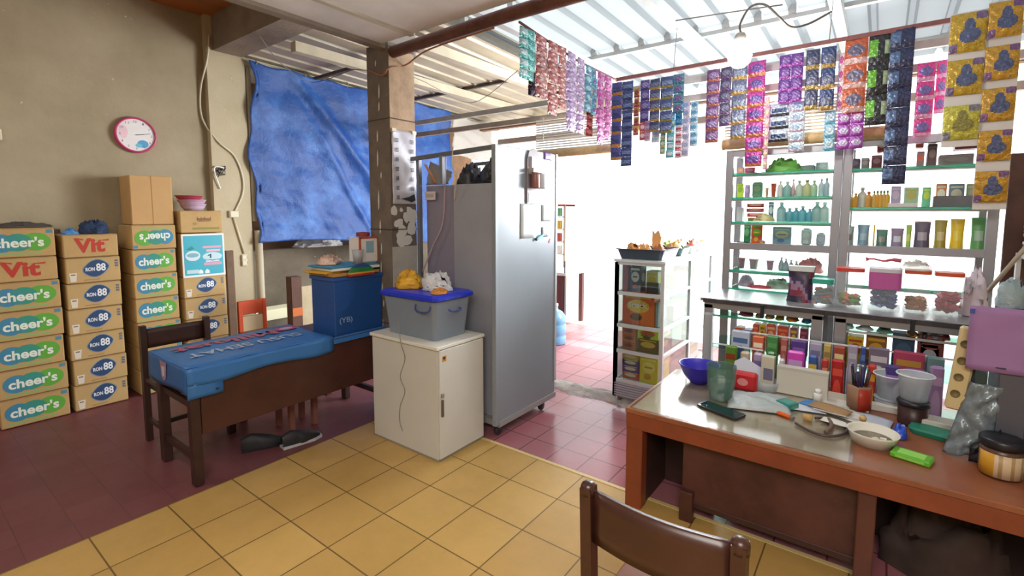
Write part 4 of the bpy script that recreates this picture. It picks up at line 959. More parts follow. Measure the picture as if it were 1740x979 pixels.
# shelf 2
s2 = 'second shelf, left unit'
P('powder_pack', 'lime green pack at the left end of the %s' % s2, 'pack', 1252, 1263, 312, 334, yb, .06, '#a9c72f', '#7fa12a', SHL[1])
P('powder_pack', 'lilac pack beside the lime green pack on the %s' % s2, 'pack', 1265, 1274, 314, 334, yb, .06, '#a98bb8', '#c9b2d4', SHL[1])
P('green_tin', 'sage green rectangular tin on the %s' % s2, 'tin', 1277, 1296, 309, 334, yb, .08, '#6f9f7c', '#8db596', SHL[1], bv=.012)
bl2 = [(1300, .012, .075, '#d8a070', 1, '#ead0b0', 'small peach tube'), (1311, .019, .105, '#d35a3c', 1, '#c24a30', 'red orange tube'), (1322, .018, .125, '#c7cbc6', 0, '#e9e9e6', 'off white bottle'), (1334, .024, .118, '#86b0ac', 0, '#dfe6e4', 'pale teal bottle'), (1344, .012, .135, '#c9a3a6', 2, '#b98a8e', 'slim pink bottle'), (1354, .022, .122, '#b7c9bd', 0, '#c9d4cc', 'pale green bottle'), (1367, .026, .124, '#b4b98a', 0, '#a9b07e', 'olive bottle'), (1379, .020, .12, '#9fbf9e', 0, '#b6ceb4', 'soft green bottle'), (1391, .017, .13, '#a8c0c2', 0, '#c9d4d6', 'blue grey bottle'), (1400, .018, .132, '#95b0b4', 0, '#b9c9cc', 'grey bottle nearest the right post')]
for px, r, h, c, sh, cp, l in bl2: bottle('toiletry_bottle', l + ' on the ' + s2, px, yb, SHL[1], r, h, c, cp, shape=sh)
# shelf 3
s3 = 'third shelf, left unit'
for k, (a, b) in enumerate(((1269, 1299), (1268, 1298), (1269, 1298))):
    P('red_box', 'flat red box, %s of three piled on the %s' % (('lowest', 'middle', 'topmost')[k], s3), 'box', a, b, 362 - k * 8, 369 - k * 8, yb + .02, .12, ['#b8413f', '#c24a45', '#a83a3c'][k], '#e0a89a', SHL[2] + .033 + k * .038, group='flat red boxes', rel=True)
P('soap_bar', 'small green pack under the red boxes on the %s' % s3, 'pack', 1270, 1286, 370, 376, yb, .1, '#4f8f3c', '#b84a3a', SHL[2])
heap('sachet_roll', 'cream and olive rolled sachets on the %s' % s3, 'packet', (at(1298, 372, 1, YS + .08).x, YS + .08, SHL[2]), .07, .06, .05, M('#c9bd8a', .5, var=.4, scale=30), 66)
P('blue_box', 'small navy and white box behind the sachets on the %s' % s3, 'box', 1305, 1315, 343, 374, yb + .05, .06, '#46587c', '#cfd6de', SHL[2])
P('tissue_pack', 'grey white packet at the left end of the %s' % s3, 'packet', 1251, 1262, 352, 374, yb, .08, '#b5b8b8', None, SHL[2])
for k, (px, r, h, c) in enumerate([(1326, .028, .15, '#8fb9bd'), (1340, .024, .105, '#5fa3b0'), (1351, .024, .11, '#4f98a8'), (1362, .024, .12, '#63a8b4'), (1374, .022, .10, '#5a9cab'), (1386, .030, .15, '#8db0ae'), (1399, .028, .145, '#a3bdb6')]):
    bottle('blue_bottle', ['tall pale', 'short blue', 'middle blue', 'bright blue', 'small teal', 'tall grey green', 'last pale green'][k] + ' bottle in the crowded row on the ' + s3, px, yb, SHL[2], r, h, c, '#cfe0e2', group='bottles on the third shelf')
# bar shelf
s4 = 'grey shelf, left unit'
P('detergent_box', 'green box on the %s' % s4, 'box', 1263, 1275, 381, 414, yb, .09, '#2f8f4f', '#7cc08c', 1.347)
P('detergent_box', 'red, orange and green box beside the green box on the %s' % s4, 'box', 1276, 1296, 381, 414, yb, .09, '#d0562c', '#5fa83a', 1.347, '#e0b030')
P('comb_set', 'flat black strip at the left end of the %s' % s4, 'strip', 1252, 1272, 411, 417, YS + .05, .05, '#24262a', None, 1.347)
P('soap_bar', 'small purple packet on the %s' % s4, 'packet', 1289, 1299, 409, 416, YS + .05, .05, '#8f5a94', '#c9a83a', 1.347)
P('blue_pouch', 'large blue edged pouch on the %s' % s4, 'pouch', 1312, 1345, 386, 416, yb, .06, '#6f92a0', '#a7ab86', 1.347, '#4a6a8c')
P('clear_jar', 'clear pale bag of grey packs on the %s' % s4, 'bag', 1360, 1379, 388, 415, yb, .08, '#a9b9b6', '#c0ccca', 1.347, bv=.02)
P('clear_jar', 'small cloudy tub with a dark lid at the right of the %s' % s4, 'tub', 1386, 1402, 396, 415, yb, .08, '#9aa5ab', '#b8c0c6', 1.347, bv=.015)
# lower shelves
s5 = 'lower glass shelf'
for k, (px, r, h, c, cp) in enumerate([(1262, .030, .085, '#9f7f8c', '#a9857c'), (1283, .036, .08, '#b6a6ad', '#cfc6c8'), (1311, .028, .075, '#c79ab0', '#d0b0bc')]):
    bottle('plastic_cup', ['mauve cup with brown lid', 'pale lilac cup', 'pink cup'][k] + ' on the ' + s5, px, yb, SHL[3], r, h, c, cp, shape=1, cat='cup')
for k, px in enumerate((1330, 1338, 1347, 1356)): bottle('dropper_bottle', ['first', 'second', 'third', 'fourth'][k] + ' pointed blue grey bottle from the left on the ' + s5, px, yb, SHL[3], .018, .105 - .008 * k, '#9db4b8', '#c9d4d6', shape=2, group='pointed bottles')
heap('pink_bag', 'salmon pink packet at the right of the ' + s5, 'packet', (at(1378, 450, 1, yb).x, yb, SHL[3]), .08, .06, .09, M('#c98884', .5), 71)
heap('scrubber', 'mauve and grey heap of scrubbers on the lowest left shelf', 'scrubber', (at(1268, 490, 1, yb).x, yb, 1.01), .06, .06, .07, M('#a596a8', .6, var=.25, scale=20), 73)
heap('scrubber', 'grey green heap of sponges on the lowest left shelf', 'scrubber', (at(1322, 490, 1, yb).x, yb, 1.01), .09, .06, .065, M('#9fae9f', .6, var=.25, scale=20), 74)
heap('red_dish', 'thin red dish on the lowest left shelf between the heaps', 'dish', (at(1290, 492, 1, YS + .06).x, YS + .06, 1.01), .08, .05, .02, M('#c24a54', .5), 75)
# right unit
r1 = 'top shelf, right unit'
for k, (a, b, y_a, y_b, c, pc, l, zo) in enumerate([
    (1440, 1462, 262, 283, '#4a3f4c', '#6a5f70', 'dark charcoal box at the left of the', 0), (1463, 1478, 262, 283, '#8f8488', '#b9aaa8', 'grey striped box next to it on the', 0), (1480, 1500, 258, 283, '#7a3440', '#a9808a', 'maroon striped boxes pack on the', 0),
    (1490, 1508, 236, 256, '#a83a40', '#c9b9a8', 'bright red box piled on the', .115), (1557, 1572, 252, 280, '#8a7478', '#c9563a', 'grey brown box with a red band on the', 0), (1556, 1571, 232, 252, '#b84a3c', '#3f8f8c', 'teal and red box piled on the', .13), (1575, 1594, 240, 280, '#5a4442', '#7f6a66', 'dark brown carton on the', 0), (1596, 1656, 256, 279, '#8f8280', '#a39896', 'wide grey brown carton on the', 0), (1622, 1664, 240, 256, '#8a3038', '#b96a6c', 'dark red box piled on the wide carton of the', .105)]):
    P('cigarette_carton' if k % 2 else 'grey_box', l + ' ' + r1, 'box', a, b, y_a, y_b, yb, .16, c, pc, SHR[0] + zo + .001, rel=True)
r2 = 'second shelf, right unit'
for k, (px, r, h, c, cp, sh) in enumerate([(1441, .017, .10, '#c9a24a', '#cfc9b9', 0), (1450, .018, .10, '#d29022', '#e5a53a', 0), (1461, .024, .14, '#c7c2b4', '#b9b9b4', 0), (1472, .02, .11, '#c08a3a', '#c25a44', 0)]):
    bottle('amber_bottle', ['pale gold bottle at the left end of the', 'amber orange bottle on the', 'taller white shouldered bottle on the', 'honey bottle with a red cap on the'][k] + ' ' + r2, px, yb, SHR[1], r, h, c, cp, shape=sh)
for k in range(5): bottle('oil_bottle', ['first', 'second', 'third', 'fourth', 'fifth'][k] + ' golden oil bottle of the close row on the ' + r2, 1481 + 5.6 * k, yb, SHR[1], .0135, .115, ['#c9a05a', '#d0942a', '#cf9a3a', '#c79a4c', '#d3a43c'][k], '#4f8f5c', shape=0, group='golden oil bottles')
P('soap_pack', 'lilac grey standing pack on the %s' % r2, 'pack', 1513, 1532, 316, 346, yb, .05, '#ab9bb8', '#c3b6cc', SHR[1])
P('soap_pack', 'pale green pouch with a mustard edge on the %s' % r2, 'pouch', 1535, 1562, 318, 346, yb, .05, '#9fbf9f', '#b5a75a', SHR[1])
P('soap_pack', 'lime and turquoise pack on the %s' % r2, 'pack', 1566, 1583, 318, 350, YS + .06, .05, '#6fc79a', '#c3dc4a', SHR[1])
P('tray_box', 'long dark grey tray holding cards on the %s' % r2, 'tray', 1585, 1668, 332, 350, YS + .06, .14, '#6f6c70', None, SHR[1])
for k, (a, b, c, l) in enumerate([(1590, 1610, '#e0875a', 'orange'), (1612, 1640, '#7f93a3', 'slate blue'), (1642, 1666, '#b9c795', 'pale green')]):
    P('card_pack', '%s pack standing in the dark grey tray' % l, 'pack', a, b, 312, 331, YS + .215, .04, c, '#e6ddc8', SHR[1])
P('egg_pack', 'white and pink low packet on the %s' % r2, 'packet', 1508, 1560, 345, 351, YS + .03, .05, '#d5c9c6', None, SHR[1])
r3 = 'grey shelf, right unit'
pouches = [(1434, 1452, 384, '#9aa7a4', '#8a6a60', 'grey pouch with brown print'), (1456, 1478, 382, '#7b97a8', '#98b0bc', 'blue grey pouch'), (1482, 1488, 382, '#e2b830', None, 'narrow yellow pouch'), (1488, 1509, 390, '#4f7a6c', '#8a8a80', 'dark green pouch'), (1513, 1536, 388, '#8c7896', '#c3c9d0', 'purple grey pouch with a white window'), (1538, 1550, 382, '#9fbf50', '#c9d86a', 'lime pouch'), (1552, 1582, 376, '#5f566c', '#a9a0a8', 'dark violet pouch with a pink top'), (1586, 1610, 374, '#a8963e', '#c9bd8a', 'olive gold pouch'), (1613, 1640, 372, '#e6c01f', '#e9cf4a', 'bright yellow pouch'), (1648, 1678, 370, '#5f9a5a', '#9db59c', 'green stand-up pouch nearest the right post')]
for k, (a, b, yt, c, pc, l) in enumerate(pouches):
    xa, xb, za, zb_ = cx(a, b, yt, 418, yb, 1.358); wd = (xb - xa) * 1.07; ht = zb_ - za
    t = thing('stand_up_pouch', l + ' on the ' + r3, 'pouch', ((xa + xb) / 2, yb, za), 0, None)
    def fn(u, v, wd=wd, ht=ht): 
        nar = 1 - .10 * math.sin(PI * v)
        return ((u - .5) * wd * nar, -.035 * (1 - v) * (math.sin(PI * u) ** .5) - .004, ht * v)
    def fb(u, v, wd=wd, ht=ht):
        nar = 1 - .10 * math.sin(PI * v)
        return ((u - .5) * wd * nar, .035 * (1 - v) * (math.sin(PI * u) ** .5) - .004, ht * v)
    base = M(c, .35); pm_ = M(pc, .35) if pc else base
    MB().grid(10, 10, fn, base, pick=lambda u, v, a=base, b=pm_: b if (.2 < u < .8 and .25 < v < .6) else a).grid(10, 10, fb, base).build('pouch', t)
    MB().box(-wd / 2, wd / 2, -.005, -.001, ht - .012, ht, M('#e8b9b4' if k == 6 else c, .3)).build('top_seal', t)
P('towel_pack', 'white pack at the right end of the %s' % r3, 'pack', 1680, 1686, 372, 418, yb, .1, '#d5d9d5', None, 1.358)

# brown panel and right end things behind the tower
o = MB().box(.60, 1.05, 4.20, 4.23, 0, 1.95, M('#5c3a30', .6, var=.3), .003).build('brown_board'); tag(o, 'dark brown board leaning behind the right end of the shelves', 'board')
for k in range(9): bx('paper_pad', 'striped card pack, %s, before the brown board' % ['lowest in the pile', 'second from below', 'third from below', 'fourth from below', 'in the middle of the pile', 'fourth from the top', 'third from the top', 'second from the top', 'on top of the pile'][k], 'card', (.71, 4.02, 1.36 + .024 * k), .09, .12, .020, M(['#cfc6c2', '#a84a52', '#d8d4ce'][k % 3]), rnd(.1), group='striped card packs')
o = MB().box(.655, .80, 3.95, 4.09, 1.33, 1.358, ALUW, .003).box(.64, .66, 4.05, 4.09, 0, 1.36, ALUW).box(.79, .81, 4.05, 4.09, 0, 1.36, ALUW).build('side_stand'); tag(o, 'narrow pale stand carrying the striped card packs', 'stand')
o = MB().tube([(.53, 4.06, 1.12), (.66, 3.92, 1.42)], .012, M('#a89a84', .5)).build('wooden_stick'); tag(o, 'thin wooden stick leaning at the right post of the shelves', 'stick')

# ------------------------------------------------------------------ front counter
def counter(label, xl_, xr):
    U = thing('glass_counter', label, 'counter', ((xl_ + xr) / 2, 3.8, 0)); c = tuple(U.location)
    for x in (xl_ + .03, xr - .03):
        for y in (3.58, 4.02): L(MB().box(x - .03, x + .03, y - .025, y + .025, 0, .955, ALU, .003), c).build('post', U)
    L(MB().box(xl_, xr, 3.555, 3.60, .925, .972, ALU, .003), c).build('rail', U); L(MB().box(xl_, xr, 4.0, 4.04, .925, .972, ALU, .003), c).build('rail', U)
    L(MB().box(xl_, xr, 3.56, 3.59, .10, .20, ALU, .003), c).build('rail', U)
    L(MB().box(xl_ + .02, xr - .02, 3.60, 4.02, .870, .876, SHELFGL).box(xl_ + .04, xr - .04, 3.594, 3.60, .864, .878, GREENGL if xl_ < -.3 else ALUW), c).build('glass_shelf', U)
    L(MB().box(xl_ + .02, xr - .02, 3.60, 4.02, .64, .646, SHELFGL), c).build('glass_shelf', U)
    L(MB().box(xl_ + .02, xr - .02, 3.60, 4.02, .36, .366, SHELFGL), c).build('glass_shelf', U)
    return U
counter('left aluminium glass counter with a scratched top, nearest the doorway', -.975, -.262)
counter('right aluminium glass counter under the candy jars', -.20, .56)
mb = MB(); tm = M('#8f9094', .28, .2, var=.35, scale=5); mb.box(-1.0, .60, 3.545, 4.05, .975, .998, tm, .003).box(-.98, .60, 3.542, 3.548, .966, .992, M('#3a3438', .6, var=.5, scale=18))
o = mb.build('worktop'); tag(o, 'long worn grey counter top spanning both glass counters', 'worktop')
for k, (x) in enumerate((-.60, .17)):
    o = MB().box(x - .01, x + .01, 3.53, 3.545, .90, .99, BLACK, .002).build('counter_lock'); tag(o, 'small black lock on the %s counter rail' % ('left', 'right')[k], 'lock')
# tubular thing at counter's left end
o = MB().box(-.965, -.905, 3.50, 3.556, .52, .90, milky('clear_tube', '#c9ced2', .45), .012).build('clear_sleeve'); tag(o, 'clear upright plastic sleeve fixed on the left counter end', 'sleeve')
# glass strips of the tiered front
for k, (xa, xb, Y, z_, l) in enumerate(((-.76, .42, 3.50, .805, 'upper'), (-.87, -.66 + .1, 3.40, .722, 'lower left'), (-.07, .30, 3.40, .722, 'lower right'))):
    t = thing('glass_partition', 'clear glass partition with a white edge, %s one before the counter' % l, 'glass partition', (xa, Y, .25))
    MB().box(0, xb - xa, -.002, .002, 0, z_ - .25, CLEAR).build('pane', t); MB().box(0, xb - xa, -.005, .005, z_ - .256, z_ - .248, M('#e4e7e6', .3)).build('edge', t)
o = MB().box(-.90, .55, 3.24, 3.53, .02, .245, M('#5a4a44', .6), .004).build('step_shelf'); tag(o, 'low dark wooden step before the glass counter carrying snack boxes', 'step')
o = MB().box(-.90, .55, 3.53 - .11, 3.53, .245, .40, M('#5a4a44', .6), .004).build('step_shelf'); tag(o, 'upper dark wooden riser behind the front snack boxes', 'step')
# goods on counter glass shelves
Zg = .877
for k, (a, b, c, l) in enumerate([(1255, 1281, '#8f3a44', 'dark red'), (1283, 1298, '#b08a4a', 'brown gold'), (1300, 1316, '#c9a070', 'tan'), (1318, 1333, '#a89a3a', 'olive'), (1335, 1358, '#d0822f', 'orange'), (1362, 1380, '#3f7fa0', 'blue'), (1382, 1396, '#5a8f94', 'teal')]):
    xa = at(a, 540, 1, 3.68).x; xb = at(b, 540, 1, 3.68).x
    heap('sweet_packet', '%s sweets packet on the green glass shelf of the left counter' % l, 'packet', ((xa + xb) / 2, 3.69, Zg), (xb - xa) / 2, .06, .032, M(c, .4), 80 + k, 14, group=None)
for k, (a, b, c, l) in enumerate([(1436, 1452, '#b9d9d4', 'mint'), (1456, 1484, '#dfe6ea', 'white'), (1490, 1520, '#6f8f7c', 'green'), (1540, 1562, '#d98a2a', 'orange'), (1566, 1580, '#4a444c', 'black'), (1582, 1600, '#8d7f8c', 'grey violet'), (1602, 1618, '#8a3c3a', 'brown red')]):
    xa = at(a, 545, 1, 3.66).x; xb = at(b, 545, 1, 3.66).x
    heap('sweet_packet', '%s flat packet on the upper shelf of the right counter' % l, 'packet', ((xa + xb) / 2, 3.67, Zg), (xb - xa) / 2, .05, .025, M(c, .4), 90 + k, 14)
rowA = [(1247, 1262, 558, 590, '#c0602c', '#d9a03a', 'orange brown'), (1262, 1276, 562, 592, '#5a4a80', '#a99ac0', 'violet'), (1277, 1289, 552, 595, '#d2522a', '#e08a5a', 'tall orange'), (1290, 1300, 552, 585, '#d9b02c', '#8a6a1c', 'golden yellow'), (1301, 1318, 552, 592, '#cf5a30', '#e2b090', 'deep orange'), (1319, 1340, 556, 598, '#c94a34', '#e07a50', 'red orange'), (1341, 1355, 558, 600, '#8a5a60', '#d9b43a', 'mauve and yellow'), (1357, 1372, 560, 600, '#7a2f44', '#a85a6a', 'wine red'), (1374, 1383, 562, 602, '#5f8a82', '#7fa69c', 'sea green')]
for a, b, c_, d, c, pc, l in rowA: P('snack_box', '%s snack box on the middle shelf of the left counter' % l, 'box', a, b, c_, d, 3.63, .1, c, pc, .647)
for a, b, c_, d, c, pc, l in [(1439, 1468, 574, 590, '#d9b42c', '#b8461f', 'long yellow'), (1470, 1508, 572, 600, '#8f5f26', '#d9a02a', 'brown and yellow'), (1516, 1556, 570, 592, '#2f4a66', '#46607c', 'dark navy'), (1560, 1606, 572, 580, '#7f4038', '#94524a', 'rust brown'), (1562, 1598, 582, 608, '#9a98a8', '#b4b3c2', 'pale grey')]:
    P('snack_box', '%s box on the middle shelf of the right counter' % l, 'box', a, b, c_, d, 3.64, .1, c, pc, .647 if l != 'rust brown' else .757)
# tier between the two glass strips
T2 = .40
rowB = [(1240, 1274, 566, '#b9c4d8', '#4f6a9a', 'white and blue'), (1276, 1298, 574, '#d96a3c', '#efe2d4', 'orange and white'), (1300, 1322, 574, '#4a8a4c', '#5f9f5c', 'plain green'), (1324, 1338, 578, '#b0605c', '#c98a80', 'dusty red'), (1342, 1370, 582, '#5a3a8c', '#8a62b0', 'deep purple'), (1373, 1396, 586, '#a9a3c0', '#7a76a0', 'lilac grey'), (1397, 1412, 588, '#c4ac62', '#9a8448', 'gold'), (1414, 1436, 592, '#a34a36', '#e6d9a0', 'red and gold'), (1438, 1458, 590, '#a29ab0', '#bdb8c6', 'pale violet'), (1460, 1472, 592, '#2f4f9a', '#5a78b8', 'royal blue'), (1474, 1512, 596, '#75687c', '#c9c0c8', 'grey violet long'), (1516, 1572, 604, '#a93a5a', '#b98a3c', 'crimson and gold'), (1574, 1606, 612, '#6f9090', '#8aa6a4', 'grey teal')]
for a, b, t_, c, pc, l in rowB: P('snack_sachet_box', '%s packet standing between the two glass partitions' % l, 'packet', a, b, t_, 640, 3.435, .05, c, pc, T2)
rowC = [(1228, 1252, 590, 3.33, '#5f8a2c', '#8a3f20', 'green and brown jelly'), (1254, 1274, 600, 3.33, '#c7b9a0', '#d0a82c', 'cream and yellow'), (1276, 1296, 602, 3.33, '#b9a6c9', '#7f74b0', 'lilac'), (1298, 1318, 600, 3.31, '#3f7a3c', '#55904c', 'tall dark green'), (1320, 1332, 612, 3.31, '#d9dde0', '#3a5aa0', 'white and blue striped'), (1333, 1367, 600, 3.30, '#d94ac0', '#c9a0d9', 'hot pink'), (1369, 1390, 606, 3.30, '#3f5fa0', '#d9b93a', 'blue and yellow'), (1392, 1408, 612, 3.30, '#b8423a', '#e08a6a', 'brick red'), (1409, 1435, 614, 3.30, '#b3262c', '#e0503a', 'shiny red'), (1470, 1490, 622, 3.30, '#c2402e', '#e8a03a', 'scarlet'), (1500, 1530, 624, 3.31, '#4a3a7c', '#a070c0', 'violet foil'), (1532, 1575, 632, 3.31, '#7c4f94', '#c9a0cf', 'bright purple foil'), (1577, 1606, 626, 3.30, '#a583b4', '#bfa0c6', 'pale purple')]
for k, (a, b, t_, Y, c, pc, l) in enumerate(rowC):
    P('snack_packet', '%s packet in the front row before the counter' % l, 'packet', a, b, t_, 690, Y, .04, M(c, .28), pc, .247, bv=.01)

# ------------------------------------------------------------------ jars on the counter top
ZT = .999
JG = milky('jar_plastic', '#d8dfe2', .24, .1)
def jar(label, px0, px1, ytop, Y, lidc, fill, fh_, lidt=.022, band=None, square=True, body=JG):
    xa = at(px0, 500, 1, Y).x; xb = at(px1, 500, 1, Y).x; r = (xb - xa) / 2; h = at((px0 + px1) / 2, ytop, 1, Y - r * .3).z - ZT
    t = thing('candy_jar', label, 'jar', ((xa + xb) / 2, Y, ZT))
    tub(MB(), [(r * .96, r * .9, .02, 0), (r, r * .94, .02, .01), (r, r * .94, .02, h - lidt - .012), (r * .9, r * .84, .02, h - lidt)], body, (True, True)).build('body', t)
    tub(MB(), [(r * 1.02, r * .97, .025, h - lidt), (r * 1.02, r * .97, .025, h)], M(lidc, .4), (True, True)).build('lid', t)
    if band: tub(MB(), [(r * 1.012, r * .952, .022, h * band[0]), (r * 1.012, r * .952, .022, h * band[1])], M(band[2], .4), (False, False)).build('label_band', t)
    q = MB(); rs = random.Random(int(px0))
    n = 0
    for k in range(110):
        s_ = .015 + rs.random() * .010; x = (rs.random() - .5) * 2 * (r * .95 - s_); y = (rs.random() - .5) * 2 * (r * .88 - s_); z_ = s_ + rs.random() * (h * fh_ - s_)
        a = rs.random() * 3; u = Vector((math.cos(a), math.sin(a), rs.random() - .5)).normalized() * s_ * 1.3; v = u.cross(Vector((0, 0, 1))).normalized() * s_; w_ = u.cross(v).normalized() * s_ * .7; c_ = Vector((x, y, max(z_, .02)))
        q.add([c_ + u, c_ - u, c_ + v, c_ - v, c_ + w_, c_ - w_], [(0, 2, 4), (2, 1, 4), (1, 3, 4), (3, 0, 4), (2, 0, 5), (1, 2, 5), (3, 1, 5), (0, 3, 5)], M(fill[k % len(fill)], .35))
    o = q.build('sweets', t); o['kind'] = 'stuff'
    return t
jar('clear jar with a red lid and a few green and orange sweets', 1420, 1467, 455, 3.76, '#c23c34', ['#7f8a3a', '#5fae2c', '#d06a4a', '#8a7a3c'], .30)
jar('jar with a pink label band above dark blue sweets', 1475, 1530, 456, 3.77, '#c9c3cc', ['#27408c', '#3a58a8', '#1f3478', '#6f86b8'], .50, band=(.52, .94, '#b8559a'))
jar('jar with an orange lid and brown gold sweets at the bottom', 1535, 1580, 459, 3.79, '#c9502c', ['#8a4a20', '#c98a2c', '#b0602a'], .34)
jar('jar with an orange lid filled low with dark red sweets', 1586, 1636, 463, 3.79, '#c9502c', ['#a82c40', '#b8384a', '#8f2438', '#c24a56'], .50)
jar('small jar with a teal lid and mixed sweets beside the dark snack bag', 1380, 1416, 474, 3.70, '#2f9f8c', ['#4a7a8c', '#8a6a4c', '#b04a34', '#5f6a58'], .62, lidt=.03)
heap('clear_bag', 'clear knotted bag lying on top of the orange lidded jar', 'bag', (at(1556, 460, 1, 3.78).x, 3.78, at(1556, 460, 1, 3.76).z + .0), .07, .06, .05, milky('clear_bag_plastic', '#d8d6cc', .6), 100)
o = MB().tube(smooth_path([(-.09, 0, .0), (-.05, 0, .004), (0, 0, -.006), (.04, 0, .004), (.085, 0, 0)]), [.012, .014, .008, .006, .007, .006] + [.006] * 3 + [.007] * 3 + [.009] * 4 + [.012] * 5, M('#b0485c', .4), 10).build('red_spoon', None, (at(1502, 440, 1, 3.77).x, 3.77, at(1502, 442, 1, 3.77).z)); tag(o, 'red and orange spoon lying over the pink banded jar', 'spoon')
# something under the spoon so it rests: jar knob
t = thing('snack_bag', 'tall dark purple and red snack bag standing on the counter', 'bag', (at(1360, 500, 1, 3.76).x, 3.76, ZT))
hb_ = at(1360, 452, 1, 3.76).z - ZT
for s_, nme in ((-1, 'front'), (1, 'back')):
    MB().grid(10, 12, lambda u, v, s_=s_: ((u - .5) * .165 * (1 - .15 * math.sin(PI * v)), s_ * .04 * (1 - v) ** .7 * math.sin(PI * u) ** .6 + .004 * fbm(u * 6, v * 7), hb_ * v), M('#4a2f48', .35), pick=lambda u, v: M(['#4a2f48', '#2c2a3c', '#7c2c44', '#8a6f88', '#39304f'][int((u * 3.3 + v * 5.2 + math.sin(u * 9) * .6)) % 5], .35)).build('wrapper', t)
tub(MB(), [(.07, .03, .01, hb_ * .86), (.078, .035, .01, hb_)], M('#d5dadc', .4), (False, True)).build('top', t)
heap('paper_packet', 'white and pink crumpled packet at the right end of the counter', 'packet', (at(1655, 500, 1, 3.86).x, 3.86, ZT), .06, .06, .22, M('#cfc2cc', .5), 104)

# ------------------------------------------------------------------ rolled bamboo blinds, lamp, wire
BM = M('#c9a878', .6, var=.2, scale=30); 
def blind(label, xa, xb, Y, z_, zt, mm, full=False):
    t = thing('bamboo_blind', label, 'blind', ((xa + xb) / 2, Y, z_))
    w2 = (xb - xa) / 2
    MB().tube([(-w2, 0, 0), (w2, 0, 0)], .036, BM, 14).build('roll', t)
    MB().tube([(-w2 - .012, 0, 0), (-w2, 0, 0)], .040, M('#b08a58', .6), 14).build('roll_end', t)
    q = MB(); n = int((zt - z_ - .03) / .022)
    for k in range(n): q.box(-w2, w2, -.004, .004, .035 + k * .022, .035 + k * .022 + .012, mm)
    s = q.build('slats', t)
    for x in (-w2 * .8, w2 * .8): MB().tube([(x, -.008, 0), (x, -.008, zt - z_)], .003, M('#d8d2c4')).build('cord', t)
    return t
blind('rolled bamboo blind hanging over the doorway beside the fridge', -2.75, -1.88, 4.045, 2.155, 2.50, M('#ddd6c8', .6))
blind('rolled bamboo blind hanging before the left shelf unit', -1.0, .0, 4.045, 2.11, 2.42, M('#cbb892', .6))
o = MB().bar((-5.2, 4.10, 2.52), (1.6, 4.10, 2.50), .04, .05, M('#9b8d80', .7, var=.2)).build('blind_rail'); tag(o, 'long weathered rail carrying the bamboo blinds and lower strips', 'rail'); 
o = MB().bar((-5.2, 4.10, 2.66), (1.6, 4.10, 2.64), .03, .05, M('#a9a49c', .6, var=.2)).build('blind_rail'); tag(o, 'upper grey rail just above the rail with the bamboo blinds', 'rail')
RX = -1.82
o = MB().tube([(RX, 2.49, 2.745), (RX - .02, 3.2, 2.70), (RX - .02, 3.90, 2.70)], .008, M('#7c4a44', .6)).build('hanging_rope'); tag(o, 'rope carrying red and lilac sachets from the ceiling pole to the corner', 'rope')
o = MB().bar((RX - .03, 3.91, 2.705), (2.0, 3.87, 2.705), .022, .028, M('#7a4a48', .6, var=.3)).build('hanging_pole'); tag(o, 'long brown wooden pole carrying the row of sachets over the counter', 'pole')
for k, x in enumerate((-1.36, -.34, .66)):
    o = MB().tube([(x, 3.90, 2.71), (x + .01, 3.92, 3.03)], .003, M('#8a8a8a')).build('support_wire'); tag(o, ['left', 'middle', 'right'][k] + ' support wire from the roof beam to the brown pole', 'wire')
o = MB().bar((-2.02, 3.25, 2.50), (-1.84, 3.26, 2.50), .02, .02, M('#7c3a3c', .5)).build('red_stick'); tag(o, 'short dark red stick poking out left of the red sachets', 'stick')
lp = at(1257, 92, 1, 3.1)
t = thing('light_bulb', 'glowing white bulb hanging on a wire under the bright roof', 'lamp', tuple(lp))
q = MB(); q.lathe([(.0001, -.078), (.03, -.072), (.056, -.048), (.066, -.01), (.056, .025), (.03, .05), (.02, .06), (.0001, .06)], M('#ffffff', .4, emit=16.0), n=24); q.build('bulb', t)
q = MB(); q.lathe([(.0001, .06), (.024, .06), (.026, .075), (.03, .078), (.03, .10), (.022, .115), (.0001, .12)], M('#b9b4ac', .5), n=20); q.build('socket', t)
bpl = lamp('bulb_glow', 'POINT', (lp.x, lp.y, lp.z - .13), 19, (1, .98, .95), .05)
wp = [lp + Vector((0, 0, .12)), at(1258, 40, 1, 3.1), at(1275, 12, 1, 3.1), at(1300, 8, 1, 3.1), at(1325, 30, 1, 3.1), at(1345, 46, 1, 3.15), at(1375, 40, 1, 3.2), at(1412, 20, 1, 3.3)]
o = MB().tube(smooth_path(wp), .006, M('#77736e', .6)).build('lamp_wire'); tag(o, 'looping grey wire of the bulb', 'wire')
o = MB().tube([at(1148, 35, 1, 3.1), at(1260, 18, 1, 3.1), at(1330, 8, 1, 3.1)], .004, M('#8f8f8f', .6)).build('thin_wire'); tag(o, 'thin straight wire stretched left of the bulb', 'wire')
for k, (pl) in enumerate(([(440, 60), (480, 110), (530, 140), (600, 118)], [(600, 118), (700, 130), (800, 175), (880, 120)])):
    pts = [at(x, y, 2, 2.98) for x, y in pl]; pts = [Vector((p.x, min(p.y, 5.5), 2.98)) for p in pts]
    o = MB().tube(smooth_path(pts), .004, M('#6a6258', .6)).build('roof_wire'); tag(o, 'loose thin wire under the %s' % ('left metal roof', 'roof between column and sachets')[k], 'wire')

